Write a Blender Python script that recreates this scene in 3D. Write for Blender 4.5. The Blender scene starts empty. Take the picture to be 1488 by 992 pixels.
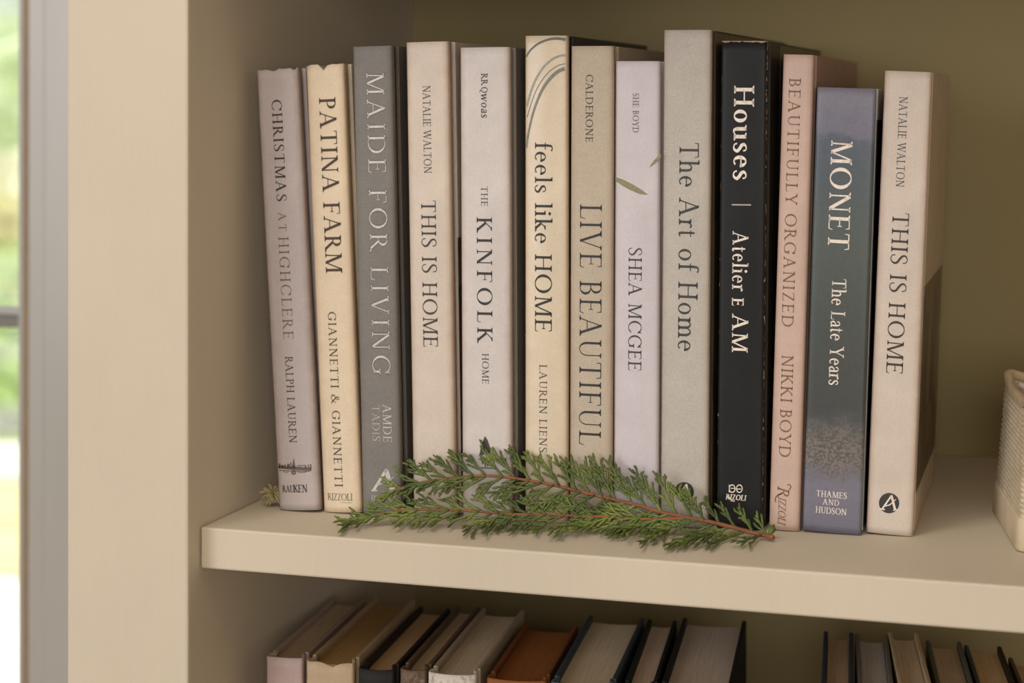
import bpy, bmesh, math, random
from mathutils import Vector, Matrix

S = bpy.context.scene
COL = S.collection
R = math.radians
W_PX, H_PX = 1488.0, 992.0

# ------------------------------------------------------------------ camera
F = 2767.0            # focal length in pixels
HOR = 150.0           # image row of the horizon
YAW = R(17.2)
ZS = 1.10             # top of the main shelf
EYE = ZS + 0.239
cam_d = bpy.data.cameras.new('camera')
cam = bpy.data.objects.new('camera', cam_d)
COL.objects.link(cam)
cam.location = (0, 0, EYE)
cam.rotation_euler = (R(90), 0, YAW)
cam_d.sensor_fit = 'HORIZONTAL'
cam_d.sensor_width = 36.0
cam_d.lens = F / W_PX * 36.0
cam_d.shift_y = -(H_PX / 2 - HOR) / W_PX
cam_d.clip_start = 0.05
cam_d.clip_end = 200
cam_d.dof.use_dof = True
cam_d.dof.focus_distance = 1.07
cam_d.dof.aperture_fstop = 6.0
S.camera = cam

# ------------------------------------------------------------------ world, lights, exposure
S.view_settings.view_transform = 'Standard'
S.view_settings.look = 'None'
S.view_settings.exposure = 0.0
S.view_settings.gamma = 1.0
S.view_settings.use_curve_mapping = False
world = bpy.data.worlds.new('world')
S.world = world
world.use_nodes = True
wbg = world.node_tree.nodes['Background']
wbg.inputs['Color'].default_value = (0.90, 0.96, 1.0, 1)
wbg.inputs['Strength'].default_value = 1.2


def area(name, loc, target, sx, sy, power, col):
    l = bpy.data.lights.new(name, 'AREA')
    l.shape = 'RECTANGLE'
    l.size, l.size_y, l.energy, l.color = sx, sy, power, col
    o = bpy.data.objects.new(name, l)
    COL.objects.link(o)
    o.location = loc
    o.rotation_euler = (Vector(target) - Vector(loc)).to_track_quat('-Z', 'Y').to_euler()
    return o


area('room_window_light', (-2.75, -2.75, 1.90), (-0.25, 1.05, 1.2), 1.7, 2.0, 75, (0.97, 1.0, 1.05))
area('overhead_fill_light', (-0.45, 0.05, 2.75), (-0.35, 1.05, 1.15), 1.0, 0.9, 11.5, (1.0, 0.95, 0.86))  # unseen fill lamp added overhead to brighten the shelf top
area('front_fill_light', (0.85, -3.1, 1.70), (-0.3, 1.05, 1.25), 1.8, 1.3, 47, (1.0, 0.975, 0.93))  # unseen soft fill added behind the camera to lift the back panel
sun_d = bpy.data.lights.new('sun', 'SUN')
sun_d.energy, sun_d.angle, sun_d.color = 6, R(2), (1.0, 0.96, 0.86)
sun = bpy.data.objects.new('sun', sun_d)
COL.objects.link(sun)
sun.rotation_euler = Vector((0.78, -0.06, -0.62)).to_track_quat('-Z', 'Y').to_euler()

# ------------------------------------------------------------------ helpers
SIN, COS = math.sin(YAW), math.cos(YAW)


def ray(px, py):
    dx, dy = px - W_PX / 2, py - HOR
    return Vector((-F * SIN + dx * COS, F * COS + dx * SIN, -dy))


EYEV = Vector((0, 0, EYE))


def on_z(px, py, z):
    r = ray(px, py)
    return EYEV + r * ((z - EYE) / r.z)


def on_y(px, py, y):
    r = ray(px, py)
    return EYEV + r * (y / r.y)


def lin(c):
    return tuple(((v / 255) / 12.92 if v / 255 <= 0.04045 else ((v / 255 + 0.055) / 1.055) ** 2.4) for v in c)


def tag(o, label=None, cat=None, group=None, kind=None):
    for k, v in (('label', label), ('category', cat), ('group', group), ('kind', kind)):
        if v:
            o[k] = v
    return o


def empty(name, loc, rot=(0, 0, 0)):
    o = bpy.data.objects.new(name, None)
    COL.objects.link(o)
    o.empty_display_size = 0.02
    o.location = loc
    o.rotation_euler = rot
    return o


def link(name, bm, mat, parent=None, smooth=False, bevel=0, loc=None):
    me = bpy.data.meshes.new(name)
    bm.normal_update()
    bm.to_mesh(me)
    bm.free()
    o = bpy.data.objects.new(name, me)
    COL.objects.link(o)
    if mat:
        me.materials.append(mat)
    if smooth:
        for p in me.polygons:
            p.use_smooth = True
    if parent:
        o.parent = parent
    if loc is not None:
        o.location = loc
    if bevel:
        m = o.modifiers.new('bevel', 'BEVEL')
        m.width, m.segments, m.limit_method, m.angle_limit = bevel, 2, 'ANGLE', R(40)
    return o


def box(bm, x0, x1, y0, y1, z0, z1):
    v = [bm.verts.new((x, y, z)) for z in (z0, z1) for y in (y0, y1) for x in (x0, x1)]
    for f in ((0, 2, 3, 1), (4, 5, 7, 6), (0, 1, 5, 4), (2, 6, 7, 3), (0, 4, 6, 2), (1, 3, 7, 5)):
        bm.faces.new([v[i] for i in f])
    return v


def box_obj(name, x0, x1, y0, y1, z0, z1, mat, parent=None, bevel=0.0):
    bm = bmesh.new()
    box(bm, x0, x1, y0, y1, z0, z1)
    return link(name, bm, mat, parent, bevel=bevel)


def tube(bm, pts, rads, n=6, cap=True):
    """a tapering tube through pts"""
    rings = []
    up = Vector((0.13, 0.21, 1)).normalized()
    for i, p in enumerate(pts):
        t = (pts[min(i + 1, len(pts) - 1)] - pts[max(i - 1, 0)])
        if t.length < 1e-9:
            t = Vector((1, 0, 0))
        t.normalize()
        a = t.cross(up)
        if a.length < 1e-4:
            a = t.cross(Vector((1, 0, 0)))
        a.normalize()
        b = t.cross(a)
        rings.append([bm.verts.new(p + (a * math.cos(2 * math.pi * k / n) + b * math.sin(2 * math.pi * k / n)) * rads[i]) for k in range(n)])
    for r0, r1 in zip(rings, rings[1:]):
        for k in range(n):
            bm.faces.new((r0[k], r0[(k + 1) % n], r1[(k + 1) % n], r1[k]))
    if cap:
        bm.faces.new(rings[0][::-1])
        bm.faces.new(rings[-1])


# ------------------------------------------------------------------ materials
def new_mat(name):
    m = bpy.data.materials.new(name)
    m.use_nodes = True
    nt = m.node_tree
    b = nt.nodes['Principled BSDF']
    return m, nt, b


def N(nt, kind, **kw):
    n = nt.nodes.new(kind)
    for k, v in kw.items():
        if k in n.inputs:
            n.inputs[k].default_value = v
        else:
            setattr(n, k, v)
    return n


def mixc(nt, fac, a, b, blend='MIX'):
    """a colour mix; every argument a socket or a value"""
    n = nt.nodes.new('ShaderNodeMix')
    n.data_type = 'RGBA'
    n.blend_type = blend
    for sock, v in ((n.inputs[0], fac), (n.inputs[6], a), (n.inputs[7], b)):
        if isinstance(v, bpy.types.NodeSocket):
            nt.links.new(v, sock)
        elif isinstance(v, (int, float)):
            sock.default_value = v
        else:
            sock.default_value = (*v, 1)
    return n.outputs[2]


def ramp(nt, src, stops, interp='LINEAR'):
    n = nt.nodes.new('ShaderNodeValToRGB')
    n.color_ramp.interpolation = interp
    e = n.color_ramp.elements
    while len(e) < len(stops):
        e.new(0.5)
    for el, (p, c) in zip(e, stops):
        el.position = p
        el.color = (*c, 1) if len(c) == 3 else c
    nt.links.new(src, n.inputs[0])
    return n.outputs[0]


def coords(nt, scale=(1, 1, 1), which='Object'):
    t = nt.nodes.new('ShaderNodeTexCoord')
    m = nt.nodes.new('ShaderNodeMapping')
    m.inputs['Scale'].default_value = scale
    nt.links.new(t.outputs[which], m.inputs['Vector'])
    return m.outputs[0]


def noise(nt, vec, scale, detail=3.0, rough=0.5):
    n = N(nt, 'ShaderNodeTexNoise', Scale=scale, Detail=detail, Roughness=rough)
    nt.links.new(vec, n.inputs['Vector'])
    return n.outputs['Fac']


def bump(nt, b, src, strength, dist=0.001):
    n = N(nt, 'ShaderNodeBump', Strength=strength, Distance=dist)
    nt.links.new(src, n.inputs['Height'])
    nt.links.new(n.outputs[0], b.inputs['Normal'])


def mul(c, k):
    return tuple(min(1.0, v * k) for v in c)


def plain(name, rgb, rough=0.6, var=0.1, scale=60.0, bmp=0.1, stretch=(1, 1, 1), spec=0.4):
    """mottled single-colour surface"""
    m, nt, b = new_mat(name)
    c = lin(rgb)
    v = coords(nt, stretch)
    n = noise(nt, v, scale, 4)
    col = ramp(nt, n, ((0.3, mul(c, 1 - var)), (0.7, mul(c, 1 + var))))
    nt.links.new(col, b.inputs['Base Color'])
    b.inputs['Roughness'].default_value = rough
    b.inputs['Specular IOR Level'].default_value = spec
    if bmp:
        bump(nt, b, noise(nt, v, scale * 8, 3), bmp, 0.0006)
    return m


def paint(name, rgb, rough=0.62):
    """brushed cabinet paint: faint vertical strokes, faint blotches"""
    m, nt, b = new_mat(name)
    c = lin(rgb)
    v = coords(nt)
    big = noise(nt, v, 7, 3)
    col = ramp(nt, big, ((0.3, mul(c, 0.955)), (0.7, mul(c, 1.035))))
    vs = coords(nt, (90, 90, 6))
    st = noise(nt, vs, 6, 4)
    col = mixc(nt, 0.03, col, ramp(nt, st, ((0.35, (0.5, 0.5, 0.5)), (0.65, (1, 1, 1)))), 'MULTIPLY')
    nt.links.new(col, b.inputs['Base Color'])
    b.inputs['Roughness'].default_value = rough
    b.inputs['Specular IOR Level'].default_value = 0.18
    add = nt.nodes.new('ShaderNodeMath')
    add.operation = 'ADD'
    nt.links.new(st, add.inputs[0])
    nt.links.new(noise(nt, v, 260, 3), add.inputs[1])
    bump(nt, b, add.outputs[0], 0.12, 0.0006)
    return m


def cover_mat(name, rgb, rough=0.55, weave=False, w=None, edge=None, mott=0.06, worn=None, stain=None, h=None):
    """book cloth or printed board; edge = colour rubbed along the spine corners; worn = pale chips at the edges"""
    m, nt, b = new_mat(name)
    c = lin(rgb)
    v = coords(nt)
    n1 = noise(nt, v, 45, 4)
    col = ramp(nt, n1, ((0.3, mul(c, 1 - mott)), (0.7, mul(c, 1 + mott))))
    n2 = noise(nt, v, 900 if not weave else 1400, 2)
    col = mixc(nt, 0.26 if weave else 0.13, col, ramp(nt, n2, ((0.3, (0.35, 0.35, 0.35)), (0.7, (1, 1, 1)))), 'MULTIPLY')
    if w:
        sx = nt.nodes.new('ShaderNodeSeparateXYZ')
        t = nt.nodes.new('ShaderNodeTexCoord')
        nt.links.new(t.outputs['Object'], sx.inputs[0])
        ab = N(nt, 'ShaderNodeMath', operation='ABSOLUTE')
        nt.links.new(sx.outputs[0], ab.inputs[0])
        nz = N(nt, 'ShaderNodeMath', operation='MULTIPLY_ADD')
        nt.links.new(noise(nt, v, 120 if not worn else 420, 3), nz.inputs[0])
        nz.inputs[1].default_value = 0.0035 if not worn else 0.0028
        nt.links.new(ab.outputs[0], nz.inputs[2])
        if edge:
            mr = N(nt, 'ShaderNodeMapRange')
            nt.links.new(nz.outputs[0], mr.inputs[0])
            mr.inputs[1].default_value = w / 2 - 0.0022
            mr.inputs[2].default_value = w / 2 + 0.0028
            mr.inputs[4].default_value = 0.8
            col = mixc(nt, mr.outputs[0], col, lin(edge))
        if worn:
            mr = N(nt, 'ShaderNodeMapRange')
            nt.links.new(nz.outputs[0], mr.inputs[0])
            mr.inputs[1].default_value = w / 2 + 0.00145
            mr.inputs[2].default_value = w / 2 + 0.00165
            f = mr.outputs[0]
            if h:
                zz = N(nt, 'ShaderNodeMath', operation='MULTIPLY_ADD')
                nt.links.new(noise(nt, v, 500, 3), zz.inputs[0])
                zz.inputs[1].default_value = 0.003
                nt.links.new(sx.outputs[2], zz.inputs[2])
                m2 = N(nt, 'ShaderNodeMapRange')
                nt.links.new(zz.outputs[0], m2.inputs[0])
                m2.inputs[1].default_value = h + 0.0007
                m2.inputs[2].default_value = h + 0.0010
                mx = N(nt, 'ShaderNodeMath', operation='MAXIMUM')
                nt.links.new(f, mx.inputs[0])
                nt.links.new(m2.outputs[0], mx.inputs[1])
                f = mx.outputs[0]
            col = mixc(nt, f, col, lin(worn))
    nt.links.new(col, b.inputs['Base Color'])
    b.inputs['Roughness'].default_value = rough
    b.inputs['Specular IOR Level'].default_value = 0.35 if sum(rgb) > 200 else 0.18
    if weave:
        wv = coords(nt, (1, 1, 1))
        a1 = N(nt, 'ShaderNodeTexWave', Scale=520.0, Distortion=0.6)
        a1.bands_direction = 'X'
        a2 = N(nt, 'ShaderNodeTexWave', Scale=520.0, Distortion=0.6)
        a2.bands_direction = 'Z'
        nt.links.new(wv, a1.inputs['Vector'])
        nt.links.new(wv, a2.inputs['Vector'])
        ad = N(nt, 'ShaderNodeMath', operation='ADD')
        nt.links.new(a1.outputs['Fac'], ad.inputs[0])
        nt.links.new(a2.outputs['Fac'], ad.inputs[1])
        bump(nt, b, ad.outputs[0], 0.5, 0.0004)
    else:
        bump(nt, b, noise(nt, v, 300, 3), 0.12, 0.0004)
    return m


def pages_mat(name, rgb, dark=0.72):
    m, nt, b = new_mat(name)
    c = lin(rgb)
    v = coords(nt, (1, 0.02, 0.02))
    n = noise(nt, v, 900, 4, 0.7)
    col = ramp(nt, n, ((0.3, mul(c, dark)), (0.68, mul(c, 1.06))))
    col = mixc(nt, 0.35, col, ramp(nt, noise(nt, coords(nt), 25, 3), ((0.3, mul(c, 0.8)), (0.7, mul(c, 1.08)))))
    nt.links.new(col, b.inputs['Base Color'])
    b.inputs['Roughness'].default_value = 0.8
    b.inputs['Specular IOR Level'].default_value = 0.15
    bump(nt, b, n, 0.5, 0.0005)
    return m


INK = {}


def ink(rgb, rough=0.55, metal=0.0):
    k = (rgb, rough, metal)
    if k not in INK:
        m, nt, b = new_mat('printed ink')
        c = lin(rgb)
        v = coords(nt)
        nt.links.new(ramp(nt, noise(nt, v, 700, 2), ((0.3, mul(c, 0.85)), (0.7, mul(c, 1.15)))), b.inputs['Base Color'])
        b.inputs['Roughness'].default_value = rough
        b.inputs['Metallic'].default_value = metal
        INK[k] = m
    return INK[k]


# ------------------------------------------------------------------ a light roman serif alphabet, drawn here
def glyph(ch, W, H):
    """list of polygons (cap height 1, baseline 0) and the advance width"""
    P = []
    SF = max(0.028, H * 0.75)   # serif thickness
    SO = 0.085                  # serif overhang

    def rect(x0, y0, x1, y1):
        P.append([(x0, y0), (x1, y0), (x1, y1), (x0, y1)])

    def foot(x, y=0.0, w=W, l=SO, r=SO):
        P.append([(x - w / 2 - l, y), (x + w / 2 + r, y), (x + w / 2 + r, y + SF), (x + w / 2, y + SF + 0.05), (x - w / 2, y + SF + 0.05), (x - w / 2 - l, y + SF)])

    def head(x, y=1.0, w=W, l=SO, r=SO):
        P.append([(x - w / 2 - l, y - SF), (x - w / 2, y - SF - 0.05), (x + w / 2, y - SF - 0.05), (x + w / 2 + r, y - SF), (x + w / 2 + r, y), (x - w / 2 - l, y)])

    def stem(x, y0=0.0, y1=1.0, w=W, f=True, h=True):
        rect(x - w / 2, y0, x + w / 2, y1)
        if f:
            foot(x, y0, w)
        if h:
            head(x, y1, w)

    def diag(x0, y0, x1, y1, w):
        L = math.hypot(x1 - x0, y1 - y0)
        hw = w * L / max(abs(y1 - y0), 1e-6) / 2
        P.append([(x0 - hw, y0), (x0 + hw, y0), (x1 + hw, y1), (x1 - hw, y1)])

    def arc(cx, cy, rx, ry, a0, a1, tx, ty, n=22):
        pr = None
        for i in range(n + 1):
            a = R(a0 + (a1 - a0) * i / n)
            c, s = math.cos(a), math.sin(a)
            o = (cx + rx * c, cy + ry * s)
            q = (cx + (rx - tx) * c, cy + (ry - ty) * s)
            if pr:
                P.append([pr[0], o, q, pr[1]])
            pr = (o, q)

    def stroke(pts, ws, n=7):
        C = []
        k = len(pts)
        for i in range(k - 1):
            p0, p1, p2, p3 = pts[max(i - 1, 0)], pts[i], pts[i + 1], pts[min(i + 2, k - 1)]
            for j in range(n):
                t = j / n
                C.append((tuple(0.5 * (2 * p1[d] + (p2[d] - p0[d]) * t + (2 * p0[d] - 5 * p1[d] + 4 * p2[d] - p3[d]) * t * t + (3 * p1[d] - p0[d] - 3 * p2[d] + p3[d]) * t ** 3) for d in (0, 1)), ws[i] + (ws[i + 1] - ws[i]) * t))
        C.append((pts[-1], ws[-1]))
        pr = None
        for i, (p, w) in enumerate(C):
            a, b = C[max(i - 1, 0)][0], C[min(i + 1, len(C) - 1)][0]
            dx, dy = b[0] - a[0], b[1] - a[1]
            L = math.hypot(dx, dy) or 1
            l = (p[0] - dy / L * w / 2, p[1] + dx / L * w / 2)
            r = (p[0] + dy / L * w / 2, p[1] - dx / L * w / 2)
            if pr:
                P.append([pr[0], pr[1], r, l])
            pr = (l, r)

    X = 0.64   # x height
    if ch == ' ':
        return P, 0.34
    if ch == 'A':
        diag(0.10, 0, 0.39, 1.0, H * 1.1); diag(0.38, 1.02, 0.70, 0, W * 1.05)
        rect(0.19, 0.33, 0.58, 0.33 + H); foot(0.10, 0, H); foot(0.70, 0, W); adv = 0.86
    elif ch == 'B':
        stem(0.16); arc(0.30, 0.755, 0.235, 0.245, -90, 90, W, H); arc(0.31, 0.265, 0.28, 0.265, -90, 90, W * 1.08, H)
        for y in (0, 0.51 - H / 2, 1 - H):
            rect(0.16, y, 0.31, y + H)
        adv = 0.66
    elif ch in 'CG':
        arc(0.47, 0.5, 0.43, 0.515, 42, 318, W * 1.1, H, 30)
        rect(0.775, 0.70, 0.775 + H, 0.99)
        P.append([(0.70, 0.80), (0.815, 0.68), (0.815, 0.9), (0.77, 0.93)])
        if ch == 'C':
            P.append([(0.72, 0.15), (0.82, 0.22), (0.80, 0.25), (0.74, 0.21)])
            adv = 0.86
        else:
            rect(0.74 - W / 2, 0.06, 0.74 + W / 2, 0.44); head(0.74, 0.44, W); adv = 0.92
    elif ch == 'D':
        stem(0.16); arc(0.36, 0.5, 0.46, 0.5, -90, 90, W * 1.1, H, 28)
        rect(0.16, 0, 0.37, H); rect(0.16, 1 - H, 0.37, 1); adv = 0.88
    elif ch in 'EF':
        stem(0.16); rect(0.16, 1 - H, 0.56, 1); rect(0.16, 0.5 - H / 2 + 0.02, 0.46, 0.5 + H / 2 + 0.02)
        P.append([(0.56 - 0.03, 1 - H), (0.57, 0.80), (0.57 + 0.02, 0.80), (0.57, 1)])
        rect(0.45, 0.42, 0.45 + H * 0.8, 0.62)
        if ch == 'E':
            rect(0.16, 0, 0.58, H)
            P.append([(0.55, H), (0.58, 0), (0.63, 0.2), (0.61, 0.2)])
        adv = 0.66 if ch == 'E' else 0.62
    elif ch == 'H':
        stem(0.17); stem(0.69); rect(0.17, 0.51 - H / 2, 0.69, 0.51 + H / 2); adv = 0.86
    elif ch == 'I':
        stem(0.17); adv = 0.34
    elif ch == 'J':
        rect(0.22 - W / 2, 0.1, 0.22 + W / 2, 1); head(0.22); stroke([(0.22, 0.12), (0.18, -0.1), (0.04, -0.16)], [W, W * 0.7, H]); adv = 0.38
    elif ch == 'K':
        stem(0.16); diag(0.18, 0.44, 0.60, 1, H * 1.15); diag(0.30, 0.60, 0.68, 0, W)
        head(0.60, 1, H); foot(0.68, 0, W); adv = 0.80
    elif ch == 'L':
        stem(0.16); rect(0.16, 0, 0.56, H); P.append([(0.53, H), (0.56, 0), (0.615, 0.24), (0.595, 0.24)]); adv = 0.62
    elif ch == 'M':
        diag(0.15, 0, 0.18, 1, H * 1.2); diag(0.20, 1, 0.51, 0, W); diag(0.50, 0, 0.83, 1, H * 1.2)
        rect(0.87 - W / 2, 0, 0.87 + W / 2, 1)
        foot(0.15, 0, H); foot(0.87, 0, W); head(0.17, 1, H, SO, 0.0); head(0.87, 1, W, 0, SO); adv = 1.03
    elif ch == 'N':
        rect(0.17 - H * 0.6, 0, 0.17 + H * 0.6, 1); diag(0.18, 1, 0.72, 0, W * 1.05); rect(0.73 - H * 0.6, 0, 0.73 + H * 0.6, 1)
        foot(0.17, 0, H); head(0.14, 1, H, SO, 0.02); head(0.73, 1, H); adv = 0.89
    elif ch == 'O':
        arc(0.48, 0.5, 0.44, 0.515, 0, 360, W * 1.12, H, 40); adv = 0.96
    elif ch == 'Q':
        arc(0.48, 0.5, 0.44, 0.515, 0, 360, W * 1.12, H, 40); stroke([(0.45, 0.0), (0.62, -0.16), (0.86, -0.22)], [W, W * 0.8, H]); adv = 0.96
    elif ch == 'P':
        stem(0.16); arc(0.29, 0.735, 0.27, 0.265, -90, 90, W * 1.05, H); rect(0.16, 0.47, 0.30, 0.47 + H); rect(0.16, 1 - H, 0.30, 1); adv = 0.60
    elif ch == 'R':
        stem(0.16); arc(0.29, 0.745, 0.255, 0.255, -90, 90, W * 1.05, H); rect(0.16, 0.49, 0.30, 0.49 + H); rect(0.16, 1 - H, 0.30, 1)
        diag(0.34, 0.51, 0.68, 0, W); foot(0.69, 0, W, 0.02, SO); adv = 0.76
    elif ch == 'S':
        stroke([(0.475, 0.74), (0.44, 0.93), (0.28, 0.995), (0.12, 0.90), (0.12, 0.71), (0.27, 0.54), (0.43, 0.40), (0.48, 0.22), (0.38, 0.05), (0.22, 0.005), (0.09, 0.09), (0.06, 0.27)],
               [H, H, H, W * 0.75, W * 0.95, W * 1.1, W * 1.1, W * 0.95, H * 1.3, H, H, H])
        adv = 0.58
    elif ch == 'T':
        stem(0.37, h=False); rect(0.06, 1 - H, 0.68, 1)
        P.append([(0.04, 0.79), (0.065, 0.79), (0.10, 1 - H), (0.06, 1)]); P.append([(0.70, 0.79), (0.675, 0.79), (0.64, 1 - H), (0.68, 1)]); adv = 0.74
    elif ch == 'U':
        rect(0.18 - W / 2, 0.33, 0.18 + W / 2, 1); head(0.18); rect(0.68 - H * 0.6, 0.33, 0.68 + H * 0.6, 1); head(0.68, 1, H)
        c = (0.18 - W / 2 + 0.68 + H * 0.6) / 2
        rx = (0.68 + H * 0.6 - 0.18 + W / 2) / 2
        arc(c, 0.34, rx, 0.355, 180, 270, W, H); arc(c, 0.34, rx, 0.355, 270, 360, H * 1.2, H); adv = 0.85
    elif ch == 'V':
        diag(0.12, 1, 0.42, 0, W * 1.05); diag(0.41, 0, 0.70, 1, H * 1.1); head(0.12, 1, W); head(0.70, 1, H); adv = 0.82
    elif ch == 'W':
        diag(0.12, 1, 0.38, 0, W); diag(0.37, 0, 0.62, 1, H * 1.1); diag(0.60, 1, 0.87, 0, W); diag(0.86, 0, 1.10, 1, H * 1.1)
        head(0.12, 1, W); head(0.60, 1, W); head(1.10, 1, H); adv = 1.22
    elif ch == 'Y':
        stem(0.40, 0, 0.46, h=False); diag(0.11, 1, 0.40, 0.42, W); diag(0.41, 0.42, 0.67, 1, H * 1.1); head(0.11, 1, W); head(0.67, 1, H); adv = 0.78
    elif ch == 'X':
        diag(0.13, 1, 0.67, 0, W); diag(0.13, 0, 0.65, 1, H * 1.1); head(0.13, 1, W); head(0.65, 1, H); foot(0.13, 0, H); foot(0.67, 0, W); adv = 0.8
    elif ch == 'Z':
        rect(0.08, 1 - H, 0.60, 1); rect(0.06, 0, 0.62, H); diag(0.12, 0, 0.55, 1, W)
        P.append([(0.08, 1), (0.05, 0.78), (0.07, 0.78), (0.11, 1 - H)]); P.append([(0.62, 0), (0.65, 0.22), (0.63, 0.22), (0.59, H)]); adv = 0.69
    elif ch == '&':
        stroke([(0.86, 0.52), (0.76, 0.50), (0.66, 0.26), (0.48, 0.04), (0.26, 0.0), (0.09, 0.18), (0.16, 0.42), (0.38, 0.60), (0.52, 0.80), (0.41, 0.98), (0.27, 0.86), (0.30, 0.66), (0.52, 0.34), (0.74, 0.06), (0.92, 0.02)],
               [H, H, H, H, W * 0.7, W, W * 0.8, H, W * 0.7, H, W * 0.7, W, W, W, H])
        adv = 0.96
    elif ch == '|':
        rect(0.15, -0.02, 0.15 + H, 1.02); adv = 0.3
    # ---- lower case
    elif ch == 'a':
        stroke([(0.09, X * 0.72), (0.14, X * 0.94), (0.28, X * 0.98), (0.37, X * 0.78), (0.37, 0.09), (0.42, 0.03), (0.49, 0.06)], [W * 0.8, H, H, W * 0.9, W, W * 0.7, H])
        stroke([(0.37, X * 0.60), (0.20, X * 0.50), (0.09, X * 0.28), (0.15, 0.04), (0.27, 0.02), (0.37, 0.14)], [H, H * 1.2, W, W * 0.9, H, H]); adv = 0.50
    elif ch == 'e':
        arc(0.28, X / 2, 0.24, X / 2 + 0.012, 0, 312, W, H, 26); rect(0.08, X * 0.54, 0.515, X * 0.54 + H); adv = 0.55
    elif ch == 'f':
        rect(0.17 - W / 2, 0, 0.17 + W / 2, 0.8); foot(0.17); rect(0.03, X - H, 0.36, X)
        stroke([(0.17, 0.78), (0.20, 0.97), (0.32, 1.03), (0.42, 0.97)], [W, W * 0.8, H, W * 0.8]); adv = 0.36
    elif ch == 'h':
        rect(0.15 - W / 2, 0, 0.15 + W / 2, 1.04); foot(0.15); head(0.15, 1.04, W, SO, 0)
        stroke([(0.17, X * 0.74), (0.30, X * 0.97), (0.42, X * 0.93), (0.47, X * 0.68), (0.47, 0)], [H, H * 1.3, W * 0.8, W, W]); foot(0.47); adv = 0.62
    elif ch == 'i':
        rect(0.14 - W / 2, 0, 0.14 + W / 2, X); foot(0.14); head(0.14, X, W, SO, 0)
        arc(0.14, 0.88, W * 0.68, W * 0.68, 0, 360, W * 0.67, W * 0.67, 12); adv = 0.29
    elif ch == 'k':
        rect(0.15 - W / 2, 0, 0.15 + W / 2, 1.04); foot(0.15); head(0.15, 1.04, W, SO, 0)
        diag(0.17, X * 0.42, 0.44, X, H * 1.1); head(0.44, X, H); diag(0.25, X * 0.58, 0.50, 0, W); foot(0.50, 0, W); adv = 0.60
    elif ch == 'l':
        rect(0.14 - W / 2, 0, 0.14 + W / 2, 1.04); foot(0.14); head(0.14, 1.04, W, SO, 0); adv = 0.29
    elif ch in 'nmr':
        rect(0.15 - W / 2, 0, 0.15 + W / 2, X); foot(0.15); head(0.15, X, W, SO, 0)
        if ch == 'r':
            stroke([(0.17, X * 0.7), (0.25, X * 0.95), (0.34, X * 0.99), (0.40, X * 0.9)], [H, H * 1.4, W * 0.7, W * 0.9]); adv = 0.42
        else:
            for k in range(2 if ch == 'm' else 1):
                o = 0.33 * k
                stroke([(0.17 + o, X * 0.72), (0.29 + o, X * 0.97), (0.41 + o, X * 0.93), (0.46 + o if ch == 'n' else 0.48 + o, X * 0.68), (0.46 + o if ch == 'n' else 0.48 + o, 0)], [H, H * 1.3, W * 0.8, W, W])
                foot(0.46 if ch == 'n' else 0.48 + o)
            adv = 0.62 if ch == 'n' else 0.95
    elif ch == 'o':
        arc(0.30, X / 2, 0.26, X / 2 + 0.012, 0, 360, W, H, 28); adv = 0.60
    elif ch == 's':
        stroke([(0.34, X * 0.74), (0.31, X * 0.93), (0.20, X * 0.99), (0.09, X * 0.85), (0.12, X * 0.64), (0.26, X * 0.46), (0.35, X * 0.28), (0.29, X * 0.06), (0.18, 0.005), (0.08, X * 0.1), (0.05, X * 0.28)],
               [H, H, H, W * 0.8, W, W, W * 0.9, W * 0.7, H, H, H]); adv = 0.42
    elif ch == 't':
        stroke([(0.16, X + 0.18), (0.16, 0.14), (0.21, 0.02), (0.33, 0.06)], [W * 0.7, W, W * 0.8, H]); rect(0.04, X - H, 0.34, X); adv = 0.37
    elif ch == 'u':
        rect(0.15 - W / 2, 0.14, 0.15 + W / 2, X); head(0.15, X, W, SO, 0); rect(0.46 - W / 2, 0, 0.46 + W / 2, X); head(0.46, X, W, SO, 0); foot(0.46, 0, W, 0, SO)
        stroke([(0.15, 0.18), (0.19, 0.03), (0.30, 0.01), (0.44, 0.13)], [W, W * 0.8, H, H]); adv = 0.62
    elif ch == 'w':
        diag(0.09, X, 0.27, 0, W); diag(0.26, 0, 0.43, X, H * 1.1); diag(0.41, X, 0.60, 0, W); diag(0.59, 0, 0.76, X, H * 1.1)
        head(0.09, X, W); head(0.76, X, H); adv = 0.85
    else:
        adv = 0.4
    return P, adv


def text_polys(txt, length, cap, W, H, slant=0.0):
    """polygons along +x from 0 to length, baseline 0; letter-spaced (or condensed) to the length"""
    gl = [glyph(c, W * 1.12, H * 1.25) for c in txt]
    ad = [g[1] * cap for g in gl]
    gaps = max(len(txt) - 1, 1)
    nat = sum(ad)
    tr = (length - nat) / gaps
    sx = 1.0
    if tr > 0.07 * cap:
        sx = min(1.24, max(1.0, (length - 0.07 * cap * gaps) / nat))
        tr = (length - nat * sx) / gaps
    if tr < -0.02 * cap:
        tr = -0.02 * cap
        sx = (length - tr * gaps) / nat
    out, x = [], 0.0
    for (ps, _), a in zip(gl, ad):
        for p in ps:
            out.append([(x + (q[0] + slant * q[1]) * cap * sx, q[1] * cap) for q in p])
        x += a * sx + tr
    return out


# ------------------------------------------------------------------ the bookcase and the window wall
CREAM = (211, 198, 177)
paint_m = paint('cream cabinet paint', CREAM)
shaded_paint_m = paint('shade toned cream paint', (158, 142, 102), 0.7)  # cream paint darkened towards olive: the recess's shade is in the colour
XL = -0.486           # inner face of the left side
YF = 0.9597           # front of the face frame
YS = 0.974            # front of the shelves
YB = 1.325            # face of the back panel
XR = 0.46
LOW = ZS - 0.300
bc = empty('bookcase', (XL, YB, 0))
tag(bc, 'built-in cream painted bookcase with thick shelves beside the window', 'bookcase')


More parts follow.
